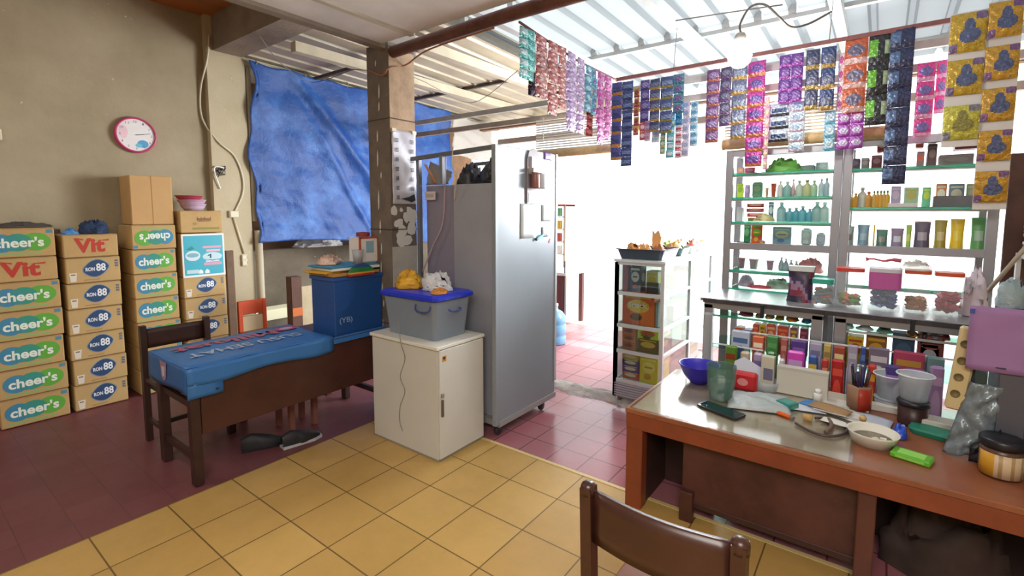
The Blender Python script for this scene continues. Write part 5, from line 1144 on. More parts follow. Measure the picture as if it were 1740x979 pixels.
# ------------------------------------------------------------------ sachets
_sm = {}
def ink(c, k=.86):
    c = c.lstrip('#'); return '#' + ''.join('%02x' % int(int(c[i:i + 2], 16) * k) for i in (0, 2, 4))
def sachet_mesh(wd, ht, pal, style):
    pal = tuple(ink(c) for c in pal)
    k = (round(wd, 3), round(ht, 3), pal, style)
    if k in _sm: return _sm[k]
    base, lab_glint, acc = (M(c, .3, .3, var=.4, scale=45, bump=.9, bscale=30, spec=.8) for c in pal) if style == 'foil' else (M(c, .24, .25, var=.28, scale=55, bump=.55, bscale=45, spec=.8) for c in pal)
    def pick(u, v):
        if style == 'foil':
            return lab_glint if (math.sin(u * 9 + v * 4) + math.sin(v * 13 - u * 5) + math.sin(u * 21 + v * 17) * .6) > 1.15 else (acc if v < .1 or v > .93 else base)  # foil: pale glints painted into the colour by a wave pattern
        if style == 'oval':
            if ((u - .5) / .36) ** 2 + ((v - .52) / .24) ** 2 < 1: return lab_glint
            if v < .2: return acc
            return base
        if style == 'band':
            if .3 < v < .62 and .1 < u < .9: return lab_glint
            if v < .2: return acc
            return base
        if style == 'side':
            if u < .45 and .3 < v < .85: return lab_glint
            if u > .72 and .35 < v < .8: return acc
            return base
        if style == 'big':
            if ((u - .55) / .3) ** 2 + ((v - .42) / .2) ** 2 < 1 or ((u - .53) / .15) ** 2 + ((v - .66) / .2) ** 2 < 1: return lab_glint
            if (u < .25 and v < .25) or (u > .7 and v > .82): return acc
            return base
        return base
    def f(s):
        return lambda u, v: ((u - .5) * wd, s * (.004 + .06 * wd) * (max(0, math.sin(PI * u)) * max(0, math.sin(PI * v))) ** .5 + .0015 * math.sin(19 * u + 23 * v) * s, -ht + ht * v)
    mb = MB().grid(*((26, 26) if style == 'big' else (16, 18)), f(-1), base, pick=pick).grid(4, 4, f(1), base)
    me = mb.mesh('sachet'); _sm[k] = me; return me
def strip(label, top, wd, length, n, pal, style='oval', rz=0.0, cols=1, gap=None, group='sachet strips'):
    t = thing('sachet_strip', label, 'sachets', tuple(top), rz, group)
    cw_ = wd / cols; sh = length / n
    me = sachet_mesh(cw_ * (.985 if cols > 1 else 1), sh, pal, style)
    for c in range(cols):
        for k in range(n):
            o = bpy.data.objects.new('sachet', me); COL.objects.link(o); o.parent = t
            o.location = (-wd / 2 + cw_ * (c + .5), rnd(.004), -k * sh); o.rotation_euler = (rnd(.05), rnd(.008), rnd(.10))
            if gap:
                pass
    if gap: MB().box(-wd / 2, wd / 2, .004, .006, -length, 0, M(gap, .4)).build('backing_sheet', t)
    return t
SY = 3.885
def s2(label, a, b, yt, yb_, n, pal, style='oval', Y=SY, cols=1, gap=None):
    p = at((a + b) / 2, yt, 1, Y); q_ = at((a + b) / 2, yb_, 1, Y); wd = at(b, (yt + yb_) / 2, 1, Y).x - at(a, (yt + yb_) / 2, 1, Y).x
    return strip(label, p, wd, p.z - q_.z, n, pal, style, 0.0, cols, gap)
def s1_(label, a, b, yt, yb_, n, pal, style='oval', X=RX, cols=1):
    p = at((a + b) / 2, yt, 0, X); q_ = at((a + b) / 2, yb_, 0, X); pa = at(a, yt, 0, X); pb_ = at(b, yt, 0, X)
    return strip(label, Vector((X + .02, p.y, p.z)), abs(pb_.y - pa.y), p.z - q_.z, n, pal, style, PI / 2, cols)
s1_('turquoise and white sachet strip nearest the ceiling pole', 879, 904, 50, 136, 5, ('#2f9c98', '#b9d4dc', '#1f7f84'), 'side')
s1_('first metallic red sachet strip from the pole end', 906, 926, 62, 168, 6, ('#94403c', '#d8b4ae', '#7a2f34'), 'foil')
s1_('second metallic red sachet strip, the longest red one', 927, 943, 72, 196, 7, ('#9c443e', '#ddc0ba', '#842f38'), 'foil')
s1_('third red sachet strip beside the lilac ones', 944, 958, 80, 186, 6, ('#a04a42', '#dcc4bc', '#7f2f3a'), 'foil')
s1_('first silvery lilac sachet strip right of the red ones', 959, 975, 90, 224, 8, ('#9a7aa8', '#cdbcd6', '#7f5f94'), 'foil')
s1_('second silvery lilac sachet strip', 976, 990, 100, 228, 8, ('#a486b0', '#d9cbe0', '#8a6a9c'), 'foil')
s1_('teal blue sachet strip between lilac and magenta strips', 991, 1001, 112, 190, 5, ('#3f8fae', '#a8d0d8', '#2f6f94'))
s1_('light blue and purple sachet strip before the magenta ones', 1002, 1010, 118, 196, 5, ('#3f9cb8', '#7a5a9c', '#2f7f9c'))
s1_('bright red short sachet strip low behind the lilac ones', 993, 1003, 192, 232, 3, ('#c8383c', '#e08f88', '#a82c34'), X=RX - .05)
s1_('first magenta sachet strip close to the corner', 1011, 1023, 124, 246, 8, ('#b83a94', '#d97abc', '#8f2c74'), 'foil')
s1_('second magenta sachet strip at the corner', 1024, 1035, 130, 238, 8, ('#c04a9c', '#e09ac8', '#943080'), 'foil')
p = at(918, 168, 0, RX)
s1_('short dark purple sachet strip left of the red ones', 893, 905, 128, 164, 2, ('#4f4068', '#8f7fa8', '#3a2f54'), X=RX - .06)
s2('blue sachet strip with orange bands at the corner of the pole', 1040, 1057, 140, 272, 6, ('#4a4a98', '#3a3f80', '#c8862f'), 'band')
s2('navy sachet strip hanging lowest beside the orange banded one', 1058, 1076, 138, 282, 9, ('#3a4a88', '#6f86b8', '#2f3f6c'), 'band')
s2('thin yellow and red sachet strip behind the corner', 1078, 1087, 150, 230, 5, ('#d9a83a', '#c84a3c', '#b83a3a'), Y=3.955)
s2('thin red and white sachet strip beside the yellow one', 1088, 1097, 165, 238, 5, ('#c8584a', '#ecd8d0', '#b0403c'), Y=3.955)
s2('purple sachet strip in the dark blue cluster', 1089, 1104, 136, 206, 4, ('#5a4a94', '#8f86b8', '#3f3a74'))
s2('navy and yellow sachet strip in the dark blue cluster', 1105, 1122, 134, 224, 5, ('#39446c', '#6f7ca0', '#b8923a'), 'band')
s2('wide navy sachet strip in the dark blue cluster', 1123, 1144, 130, 226, 5, ('#3f5088', '#7c8cb4', '#8f8a3c'), 'band')
s2('teal and violet sachet strip ending the dark blue cluster', 1145, 1163, 126, 192, 4, ('#4a7f98', '#7a5a94', '#2f6f88'))
s2('pale pink sachet strip under the purple one', 1096, 1106, 205, 240, 3, ('#d9b9c4', '#c88a9c', '#e6d2d6'), Y=3.955)
s2('off white sachet strip under the navy and yellow one', 1108, 1121, 222, 242, 2, ('#c9d4d6', '#a8c0c8', '#e0e4e4'), Y=3.955)
s2('green and beige sachet strip under the navy cluster', 1122, 1131, 226, 262, 3, ('#5f9a84', '#d8cfa8', '#c8b886'), Y=3.955)
s2('aqua sachet strip left of the red and blue one', 1134, 1147, 190, 268, 6, ('#7cc0cc', '#dfeaee', '#4fa8a8'), Y=3.955)
s2('bright blue sachet pair above the red and white strip', 1148, 1160, 188, 212, 2, ('#2f8fc4', '#5fb0d8', '#1f7ab0'), Y=3.955)
s2('red and white sachet strip under the bright blue pair', 1148, 1160, 213, 268, 5, ('#e4dfe4', '#c83c54', '#d8a8b4'), 'band', Y=3.955)
s2('lilac white sachet strip right of the red and white one', 1161, 1173, 172, 266, 7, ('#cfc3dc', '#9fb0d4', '#e4dcea'), Y=3.955)
s2('light blue sachet strip at the right of the pale group', 1174, 1187, 172, 248, 6, ('#a6cfe4', '#5a9cc0', '#d4e6ee'), Y=3.955)
s2('purple and copper sachet strip left of the bulb', 1202, 1224, 118, 242, 6, ('#74427c', '#9c86b4', '#b0624a'))
s2('dark plum sachet strip under the bulb', 1225, 1244, 114, 214, 5, ('#4f3f64', '#7f7c9c', '#6a4a7c'))
s2('grey blue sachet strip with gold bands right under the bulb', 1245, 1270, 110, 236, 5, ('#6f7494', '#8f9ab4', '#b8924a'), 'band')
s2('long magenta sachet strip with violet labels right of the bulb', 1272, 1302, 104, 283, 7, ('#c03a9c', '#6a4f9c', '#c87a4a'))
s2('narrow pale pink sachet strip behind the long magenta one', 1301, 1309, 165, 288, 7, ('#e8c3d0', '#f0dfa8', '#e4a0c0'), Y=3.92)
s2('double purple sachet strip', 1325, 1366, 92, 174, 4, ('#6f3a98', '#8a62ac', '#9c3aa0'), cols=2)
s2('black and blue sachet strip behind the purple one', 1308, 1342, 176, 241, 3, ('#c8d4de', '#2f4a74', '#3a3a44'), 'band', Y=3.955)
s2('white and pale blue sachet strip below the purple one', 1343, 1370, 172, 258, 5, ('#dfe9f0', '#a8c4dc', '#c8b0c8'), Y=3.955)
s2('first navy sachet strip with gold bands', 1371, 1394, 84, 186, 3, ('#3f4468', '#6a6c84', '#a88a3c'), 'band')
s2('second navy sachet strip with gold bands', 1397, 1422, 79, 187, 3, ('#36497c', '#6a6f88', '#a8843c'), 'band')
s2('light blue sachet strip under the second navy one', 1402, 1421, 188, 257, 3, ('#a8d4e8', '#cfe6f0', '#6fbcdc'), Y=3.955)
s2('wide orange sachet strip with blue ovals', 1437, 1476, 66, 190, 3, ('#d2643c', '#6f6884', '#d8b0ac'), gap=None)
s2('double violet and white sachet strip under the orange one', 1424, 1469, 190, 253, 3, ('#b45ac0', '#d8d0ec', '#a23cb0'), cols=2, Y=3.93)
s2('thin pink and white strip beside the orange strip', 1426, 1436, 90, 190, 4, ('#e8dfe4', '#c85aa8', '#dfcfe0'), Y=3.93)
s2('black sachet strip with lime green leaves', 1478, 1514, 58, 212, 3, ('#22242c', '#6fb82f', '#b0c8a0'), 'side')
s2('long dark navy sachet strip with silver blue drops', 1515, 1556, 48, 313, 8, ('#272f58', '#56719c', '#3a3f70'), 'side')
s2('hot pink sachet strip with violet labels', 1560, 1591, 106, 232, 4, ('#e03a94', '#7a6ab4', '#e8a8d0'), 'oval')
s2('second shorter hot pink sachet strip behind', 1593, 1612, 102, 192, 3, ('#e04a9c', '#8a7abc', '#e8b8d8'), 'oval', Y=3.93)
YL = 3.82
def big_strip(label, a, b, ys, pal, Y=YL, last=None):
    p = at((a + b) / 2, ys[0][0], 1, Y)
    t = thing('detergent_strip', label, 'detergent packs', tuple(p), 0, 'detergent pack strips')
    wd = at(b, 150, 1, Y).x - at(a, 150, 1, Y).x
    zt = p.z; ze = at((a + b) / 2, ys[-1][1] + 12, 1, Y).z
    MB().box(-wd * .5, wd * .5, .008, .010, ze - zt, .01, M('#d2ccc8', .4)).build('backing_sheet', t)
    for k, (y0_, y1_) in enumerate(ys):
        za = at((a + b) / 2, y0_, 1, Y).z - zt; zb2 = at((a + b) / 2, y1_, 1, Y).z - zt
        pp = last if (last and k == len(ys) - 1) else pal
        o = bpy.data.objects.new('detergent_pack', sachet_mesh(wd * .98, za - zb2, pp, 'big')); COL.objects.link(o); o.parent = t; o.location = (0, -.004, za); o.rotation_euler = (rnd(.03), 0, rnd(.02))
    return t
big_strip('yellow detergent pack strip, the shorter one left of the edge', 1616, 1679, [(22, 88), (100, 160), (178, 236)], ('#d8b02c', '#5f6a94', '#8a6f9c'), last=('#d8cf4a', '#9c9448', '#8f8a9c'))
big_strip('long yellow detergent pack strip at the right edge', 1681, 1741, [(2, 62), (76, 134), (148, 204), (220, 272), (290, 344)], ('#dba62a', '#5a6590', '#8a5f94'))

# ------------------------------------------------------------------ desk
DK = thing('wooden_desk', 'low reddish brown wooden desk in the right foreground', 'desk', (.05, 2.8, 0)); cl = tuple(DK.location)
DTOP = M('#8a5238', .3, var=.2, scale=4)
L(MB().box(-1.05, 1.25, 2.405, 3.22, .525, .552, DTOP, .004), cl).build('desktop', DK)
L(MB().box(-1.045, 1.245, 2.41, 2.435, .445, .525, ORWOOD, .002), cl).build('front_rail', DK)
L(MB().box(-1.045, -1.02, 2.435, 3.21, .42, .525, ORWOOD, .002), cl).build('side_rail', DK)
for x0_, x1_ in ((-1.045, -.955), (1.16, 1.245)):
    for y0_ in (2.415, 3.13): L(MB().box(x0_, x1_, y0_, y0_ + .075, 0, .525, ORWOOD, .004), cl).build('leg', DK)
L(MB().box(-1.0, -.962, 2.49, 3.13, .0, .44, M('#3a241e', .5, var=.2), .002), cl).build('side_panel', DK)
L(MB().box(-.765, .0, 2.50, 2.52, .085, .50, M('#4f2c26', .42, var=.35, scale=6), .002), cl).build('modesty_panel', DK)
L(MB().box(-.765, .0, 2.495, 2.525, .07, .10, M('#3d221d', .45), .002), cl).build('bottom_rail', DK)
L(MB().box(-.765, -.70, 2.46, 2.50, 0, .16, DWOOD, .003), cl).build('short_leg', DK)
L(MB().box(-.02, .045, 2.44, 2.50, 0, .525, M('#5a332b', .4, var=.2), .004), cl).build('middle_leg', DK)
L(MB().box(-.77, -.755, 2.52, 3.1, .08, .52, DKWOOD), cl).build('recess_dark_panel', DK); L(MB().box(-.96, -.77, 2.80, 2.82, .0, .52, DKWOOD), cl).build('recess_dark_panel', DK)  # second panel added to darken the open recess beside the leg
L(MB().box(.03, 1.2, 2.93, 2.95, .0, .52, M('#33211c', .6)), cl).build('back_panel', DK)
heap('dark_sack', 'dark brown sack pushed under the right side of the desk', 'sack', (.30, 2.76, 0), .21, .11, .34, M('#3b2b26', .8, var=.3), 120)
heap('purple_bag', 'dark purple cloth bag under the desk at the right edge', 'bag', (.68, 2.72, 0), .10, .10, .24, M('#3a1d34', .7), 122)
ZD = .553
o = MB().box(-1.03, -.045, 2.415, 3.20, 0, .006, glass('desk_glass', '#f4f2ee', .16, .10)).build('glass_sheet', None, (0, 0, ZD)); tag(o, 'clear glass sheet lying over the left half of the desk top', 'glass sheet')
o = MB().box(-1.02, -.06, 2.43, 3.19, -.0, .0012, M('#d8cdb8', .7, var=.15, scale=3)).build('desk_glare', None, (0, 0, ZD - .0005)); o.location = (0, 0, .5522); tag(o, 'pale layer under the desk glass imitating its bright reflection', 'paper')  # pale colour stands for the bright reflection in the glass over the wood
bpy.data.objects['glass_sheet'].location = (0, 0, .5536)
ZD = .560; ZW = .553
def dp(px, py, z=ZD): p = at(px, py, 2, z); return p
# blue bowl
p = dp(1190, 650)
t = thing('blue_bowl', 'deep violet blue plastic bowl at the far left of the desk', 'bowl', (p.x - .01, p.y, ZD))
q = MB(); q.cap = False; q.lathe([(.0001, .004), (.045, .004), (.085, .05), (.112, .115), (.120, .118), (.120, .113), (.114, .108), (.090, .05), (.050, 0), (.0001, 0)], M('#2f22a8', .35), n=32); q.build('bowl', t)
p = dp(1224, 676)
t = thing('green_glass_mug', 'greenish cut glass tumbler standing behind the smartphone', 'glass', (p.x, p.y, ZD))
GG = milky('green_glass', '#5f8478', .55, .08)
q = MB(); q.cap = False; q.lathe([(.0001, .01), (.056, .01), (.062, .05), (.070, .15), (.076, .185), (.080, .188), (.078, .15), (.074, .10), (.067, .05), (.060, 0), (.0001, 0)], GG, n=12, smooth=False); q.build('tumbler', t)
q = MB(); q.lathe([(.0001, .012), (.052, .012), (.060, .10), (.0001, .105)], M('#6f8478', .5, var=.4, scale=30), n=14); q.build('contents', t)
# phone
a = dp(1187, 688); b = dp(1237, 719); c = dp(1265, 710); d = dp(1210, 683)
v1 = Vector((b.x - a.x, b.y - a.y, 0)); ang = math.atan2(v1.y, v1.x)
t = thing('smartphone', 'black smartphone with a shiny screen lying on the desk', 'phone', ((a.x + c.x) / 2 + .0, (a.y + c.y) / 2, ZD), math.radians(-20))
tub(MB(), [(.112, .048, .012, 0), (.114, .050, .012, .003), (.114, .050, .012, .009), (.112, .048, .012, .011)], M('#1e2024', .4), (True, True)).build('body', t)
MB().box(-.106, .106, -.043, .043, .0112, .0122, M('#1c3a38', .04, spec=1.0)).build('screen', t)
# grey plastic folded bag
p = dp(1283, 688)
t = thing('grey_plastic_bag', 'folded pale grey plastic bag in the middle left of the desk', 'bag', (p.x, p.y + .03, ZD), math.radians(18))
MB().grid(20, 16, lambda u, v: (-.155 + .30 * u + .03 * v, -.13 + .27 * v, .004 + .028 * (math.sin(PI * u) * math.sin(PI * v)) ** .5 * (1 + .5 * fbm(u * 6, v * 6, 2))), M('#a9b0b2', .35, bump=.3, bscale=20)).build('folded_bag', t, mods=[solid(.003, 1)])
def paperq(label, px, py, wx, wy, rz, m, z_=.0, name='paper', lean=0.0, cat='paper', zb_=ZD, th=.0015):
    p = dp(px, py, zb_); o = MB().grid(6, 6, lambda u, v: (-wx / 2 + wx * u, -wy / 2 + wy * v, .001 + z_ + .004 * math.sin(u * 4) * v * v), m).build(name, None, (p.x, p.y, zb_), 0, [solid(th, 1)])
    o.rotation_euler = (lean, 0, rz); return tag(o, label, cat)
# white card leaning behind the red tin
p = dp(1268, 650)
o = MB().prism([(-.11, 0), (.115, 0), (.11, .06), (-.05, .135), (-.10, .10)], (0, 0, 0), (1, 0, 0), (0, .35, .94), YU, .002, M('#c9ccd8', .5)).build('white_card', None, (p.x + .01, p.y + .06, ZD)); tag(o, 'white card leaning upright behind the red pack on the desk', 'card')
p = dp(1262, 662)
t = thing('red_pack', 'shiny red square pack behind the grey plastic bag', 'pack', (p.x, p.y + .02, ZD))
MB().box(-.072, .072, -.035, .035, 0, .10, M('#c4272f', .3), .012).build('pack', t); MB().prism(ell(0, .05, .03, .022), (0, -.0355, 0), (1, 0, 0), ZU, (0, -1, 0), .001, M('#e08f90')).build('label_patch', t)
p = dp(1300, 664)
t = thing('plastic_tub', 'clear round plastic tub on its side beside the red pack', 'tub', (p.x, p.y + .03, ZD))
q = MB(); q.cap = False; q.lathe([(.0001, .004), (.055, .004), (.068, .055), (.072, .055), (.06, 0), (.0001, 0)], CLOUDY, n=20); q.build('tub', t)
# white box
p = dp(1357, 674)
t = thing('white_box', 'plain off white carton standing at the back of the desk', 'box', (p.x + .01, p.y + .0, ZD), .0)
MB().box(-.125, .125, 0, .06, 0, .155, M('#cdcabf', .6), .003).build('carton', t); MB().box(-.126, .126, -.001, .061, .14, .1562, M('#c0bdb2', .6)).build('lid', t)
t = thing('white_carton', 'narrow cream box left of the plain off white carton', 'box', (p.x - .17, p.y + .035, ZD))
MB().box(-.035, .035, 0, .05, 0, .19, M('#c7c3b0', .6), .003).build('carton', t); MB().box(-.02, .03, -.001, .001, .05, .12, M('#6f6a86', .5)).build('label_patch', t)
p = dp(1389, 682)
t = thing('small_bottle', 'tiny white bottle right of the off white carton', 'bottle', (p.x, p.y, ZD))
q = MB(); q.lathe([(.0001, 0), (.022, 0), (.022, .04), (.014, .048), (.0001, .048)], WHITE, n=16); q.build('body', t); q = MB(); q.lathe([(.0001, .048), (.015, .048), (.015, .068), (.0001, .068)], M('#f0efef', .4), n=14); q.build('cap', t)
def slab_item(name, label, cat, px, py, wx, wy, h, m, rz, patch=None, z_=ZD):
    p = dp(px, py, z_); return bx(name, label, cat, (p.x, p.y, z_), wx, wy, h, m, math.radians(rz), .004, patch=patch)
slab_item('soap_box', 'teal green soap box lying beside the grey plastic bag', 'box', 1337, 692, .085, .075, .032, M('#2f8078', .45), -28, '#4a9a90')
p = dp(1334, 708)
t = thing('lighter', 'orange lighter on the desk below the teal soap box', 'lighter', (p.x, p.y, ZD), math.radians(-24)); MB().box(-.042, .028, -.012, .012, 0, .016, M('#e0601c', .3), .005).build('body', t); MB().box(.028, .046, -.011, .011, 0, .015, M('#8d8480', .3, .6), .003).build('metal_head', t)
paperq('bright blue printed card lying flat on the desk', 1384, 692, .12, .09, -.4, M('#2c7fc8', .4), .012, 'blue_card', cat='card')
paperq('white leaflet under the bright blue card', 1372, 696, .16, .09, .2, M('#c9cdd4', .5), .004)
paperq('long white paper sheet in the middle of the desk', 1440, 705, .20, .14, -.5, M('#d5d3cd', .6), .0)
paperq('white receipt lying right of the white paper sheet', 1420, 722, .12, .06, -.2, M('#dcdad4', .6), .012)
paperq('brown envelope lying behind the black rubber loop', 1410, 700, .18, .10, -.3, M('#a5835a', .7), .018, 'envelope', cat='envelope')
paperq('pale blue grey paper behind the white basin', 1484, 716, .15, .12, -.15, M('#b9c0cf', .5), .006, zb_=ZW)
p = dp(1405, 668); p2 = dp(1430, 690)
o = MB().box(-.12, .12, -.02, .09, 0, .006, M('#d2cdc4', .6)).box(-.12, .12, .086, .09, 0, .04, M('#c9c4ba', .6)).build('document_tray', None, (p2.x - .0, p2.y, ZD), -.05); tag(o, 'flat white open box lid with papers behind the white sheet', 'tray')
p = dp(1441, 717, ZD)
t = thing('metal_spoon', 'thin pale knife with a wooden knob lying on the papers', 'knife', (p.x - .03, p.y + .01, ZD + .02), -.18); MB().box(-.13, .09, -.006, .006, 0, .003, M('#dfe0e0', .25, .6), .001).build('blade', t)
q = MB(); q.lathe([(.0001, 0), (.012, 0), (.016, .012), (.012, .022), (.0001, .024)], M('#c7a468', .5), n=16); q.build('knob', t, (.09, 0, .003))
p = dp(1372, 715)
t = thing('bottle_cork', 'short wooden cork lying at the end of the black loop', 'cork', (p.x, p.y, ZD)); q = MB(); q.lathe([(.0001, -.02), (.015, -.02), (.017, .02), (.0001, .02)], M('#c0995a', .5), n=16); q.v = [(z, x, y + .017) for x, y, z in q.v]; q.build('cork', t)
# dark loop (belt)
lp_ = [dp(x, y) + Vector((0, 0, .008)) for x, y in ((1352, 722), (1375, 735), (1405, 744), (1432, 741), (1441, 729), (1430, 718), (1408, 714), (1385, 713))]
o = MB().tube(smooth_path(lp_), .007, M('#4a3a36', .4), 8).build('rubber_loop'); tag(o, 'dark brown rubber loop curled on the desk glass', 'loop')
o = MB().tube(smooth_path([dp(1408, 716) + Vector((0, 0, .01)), dp(1413, 728) + Vector((0, 0, .012)), dp(1403, 738) + Vector((0, 0, .01))]), .010, M('#6a5348', .4), 8).build('loop_clip'); tag(o, 'brown clip lying across the rubber loop', 'clip')
# pen cup
p = dp(1458, 694)
t = thing('pen_holder', 'tall pen holder with a red side and dark pens at the desk back', 'pen holder', (p.x, p.y, ZD))
q = MB(); q.lathe([(.0001, 0), (.052, 0), (.055, .125), (.0001, .12)], M('#8f6a50', .5), n=20); q.build('cup', t)
q = MB(); q.grid(10, 2, lambda u, v: (.0555 * math.cos(-1.6 + 1.6 * u), .0555 * math.sin(-1.6 + 1.6 * u), .005 + .115 * v), M('#a8321f', .4)); q.build('red_label', t, mods=[solid(.001)])
rs = random.Random(3)
for k in range(11):
    a = rs.random() * 6.3; r = .03 * rs.random(); MB().tube([(r * math.cos(a), r * math.sin(a), .10), (r * 1.7 * math.cos(a), r * 1.7 * math.sin(a), .19 + .05 * rs.random())], .006, M(['#2a2450', '#1d1d22', '#4a2c2c', '#5a4a44', '#34306a'][k % 5], .4), 8).build('pen', t)
# cups at back right
for px, py, l, dz in ((1511, 688, 'left clear tapered cup at the desk back', 0), (1558, 690, 'right clear tapered cup standing on the dark canister', .0)):
    if dz == 0 and px == 1558:
        p = dp(1550, 724, ZW); p.y += .0
        can = thing('dark_canister', 'dark brown canister with a black lid under the right clear cup', 'canister', (p.x, p.y + .03, ZW))
        q = MB(); q.lathe([(.0001, 0), (.058, 0), (.06, .01), (.06, .10), (.0001, .10)], M('#3c2422', .4), n=22); q.build('body', can)
        q = MB(); q.lathe([(.0001, .10), (.066, .10), (.068, .115), (.06, .125), (.0001, .126)], M('#232027', .4), n=22); q.build('lid', can)
        bp = Vector((p.x, p.y + .03, ZW + .127)); sc = .95
    else:
        p = dp(px, py, ZW); bp = Vector((p.x, p.y - .05, ZW + .0)); sc = 1.0
        b2 = thing('clear_container', 'low clear container under the left clear cup', 'container', (bp.x, bp.y, ZW)); q = MB(); q.cap = False; q.lathe([(.0001, .003), (.062, .003), (.068, .05), (.070, .05), (.064, 0), (.0001, 0)], CLOUDY, n=20); q.build('container', b2)
        q = MB(); q.lathe([(.0001, .05), (.072, .05), (.072, .058), (.0001, .058)], CLOUDY, n=20); q.build('lid', b2); bp.z += .0585
    t = thing('clear_cup', l, 'cup', tuple(bp))
    q = MB(); q.cap = False; q.lathe([(.0001, .004), (.054 * sc, .004), (.072 * sc, .125), (.078 * sc, .128), (.078 * sc, .12), (.070 * sc, .115), (.056 * sc, 0), (.0001, 0)], CLOUDY, n=24); q.build('cup', t)
    MB().tube([(.078 * sc * math.cos(a), .078 * sc * math.sin(a), .124) for a in [2 * PI * k / 24 for k in range(25)]], .004, M('#dfe3e6', .3), 6).build('rim', t)
# white basin
p = dp(1482, 752, ZW)
t = thing('white_basin', 'round white plastic basin with scraps near the desk edge', 'basin', (p.x, p.y, ZW))
q = MB(); q.cap = False; q.lathe([(.0001, .004), (.075, .004), (.092, .052), (.098, .056), (.100, .054), (.094, .045), (.080, 0), (.0001, 0)], M('#ddd9cc', .4), n=32); q.build('basin', t)
q = MB(); q.lathe([(.0001, .006), (.070, .006), (.078, .022), (.0001, .024)], M('#8f8372', .7, var=.4, scale=20), n=20); q.build('contents', t)
for k in range(3): MB().box(-.012, .012, -.008, .008, .024, .03, M('#d9d5c8')).build('scrap', t, (rnd(.04), rnd(.04), 0), rnd(1))
heap('blue_clip', 'bright blue roll of tape leaning at the right of the white basin', 'tape', tuple(dp(1529, 742, ZW)), .028, .045, .05, M('#2a4fc0', .35), 130, 14)
slab_item('tissue_packet', 'lime green flat packet near the front edge of the desk', 'packet', 1549, 780, .135, .085, .022, M('#5fae2f', .4), -14, '#8fd05a', ZW)
p = dp(1585, 740, ZW); t = thing('teal_soap_dish', 'teal green oval dish at the right back of the desk', 'dish', (p.x, p.y, ZW), -.25); tub(MB(), [(.08, .045, .03, 0), (.09, .052, .035, .02), (.085, .048, .03, .03)], M('#1f8068', .4), (True, True)).build('dish', t); MB().box(-.03, .0, -.046, -.040, .008, .022, WHITE).build('label_patch', t)
bx('paper_stack', 'low pile of white paper behind the teal dish', 'paper', (.27, 3.06, ZW), .15, .10, .05, M('#d2cdc2', .7), -.1)
bx('paper_stack', 'long white flat box behind the pen holder and clear cups', 'box', (.05, 3.18, ZW), .22, .045, .035, M('#cfccc4', .7), 0)
heap('tissue', 'small crumpled pinkish tissue right of the teal dish', 'tissue', tuple(dp(1622, 738, ZW)), .03, .03, .03, M('#c3b3b8', .7), 133, 12)

# tower with the purple sheet and the socket strip at the right edge
tx, ty = .52, 2.86
TW = thing('dark_tower', 'dark grey upright case standing on the desk at the right edge', 'case', (tx + .03, ty, ZW)); cl = (tx + .03, ty, ZW)
dm = M('#3f3f49', .5, var=.15)
MB().box(-.13, .10, -.10, .16, 0, .655, dm, .012).build('case', TW); MB().box(-.131, -.05, -.104, -.10, .05, .63, M('#54545f', .45)).build('front_strip', TW)
def sheetp(u, v): return (-.155 + .30 * u, -.112 - .006 * math.sin(v * 5) - .01 * u, .32 + .30 * v)
pz = at(1690, 522, 1, ty - .11).z; pz0 = at(1690, 632, 1, ty - .11).z; pxa = at(1645, 560, 1, ty - .11).x
ps2 = thing('purple_paper', 'large light purple paper sheet taped over the dark upright case', 'paper', (pxa, ty - .112, pz0)); hh = pz - pz0
MB().grid(10, 10, lambda u, v: (.32 * u, -.002 - .006 * fbm(u * 4, v * 3) - .004, hh * v), M('#9a74a8', .6)).build('sheet', ps2, mods=[solid(.0012)])
MB().box(.09, .12, -.016, -.013, .02, .024, M('#3a2f4a')).build('mark', ps2); MB().box(.0, .015, -.016, -.012, hh - .03, hh - .012, M('#3a4f9c')).build('tape', ps2)
PSX = at(1626, 630, 1, 2.80).x
t = thing('power_strip', 'long cream socket strip hanging upright beside the dark case', 'power strip', (PSX, 2.80, at(1626, 696, 1, 2.80).z), 0)
hst = at(1626, 553, 1, 2.80).z - t.location.z
MB().box(-.032, .032, -.018, .018, 0, hst, M('#cdb98a', .45), .008).build('casing', t)
for k in range(4):
    q = MB(); q.lathe([(.017, .0), (.017, .003), (.012, -.006), (.0001, -.006)], M('#7a6a44', .5), n=14); q.v = [(x, -z, y) for x, y, z in q.v]; q.build('outlet', t, (-.008, -.0185, hst * (.2 + .2 * k)))
t.rotation_euler = (0, math.radians(5), 0)
o = MB().bar((PSX + .045, 2.83, .70), (PSX + .045, 2.83, .995), .03, .03, M('#2c2c34', .5)).build('dark_post', None); tag(o, 'thin dark post between the socket strip and dark case', 'post')
# silver bag
t = thing('silver_bag', 'crumpled silver grey plastic bag hanging down left of the dark case', 'bag', (.345, 2.78, ZW))
MB().grid(16, 22, lambda u, v: (-.06 + .13 * u + .05 * v * (1 - .3 * u) - .02 * (1 - v) * (1 - u), -.03 * math.sin(PI * u) + .02 * fbm(u * 6, v * 8, 1), .002 + .33 * v + .03 * (u if v < .3 else .3) * (1 - v)), M('#7f8a92', .3, .2, bump=.5, bscale=14)).build('bag', t, mods=[solid(.004)])
MB().grid(8, 8, lambda u, v: (.0 + .09 * u, -.045 + .015 * fbm(u * 4, v * 5), .002 + .16 * v * (.4 + .6 * u)), M('#23232c', .4)).build('dark_fold', t, mods=[solid(.004)])
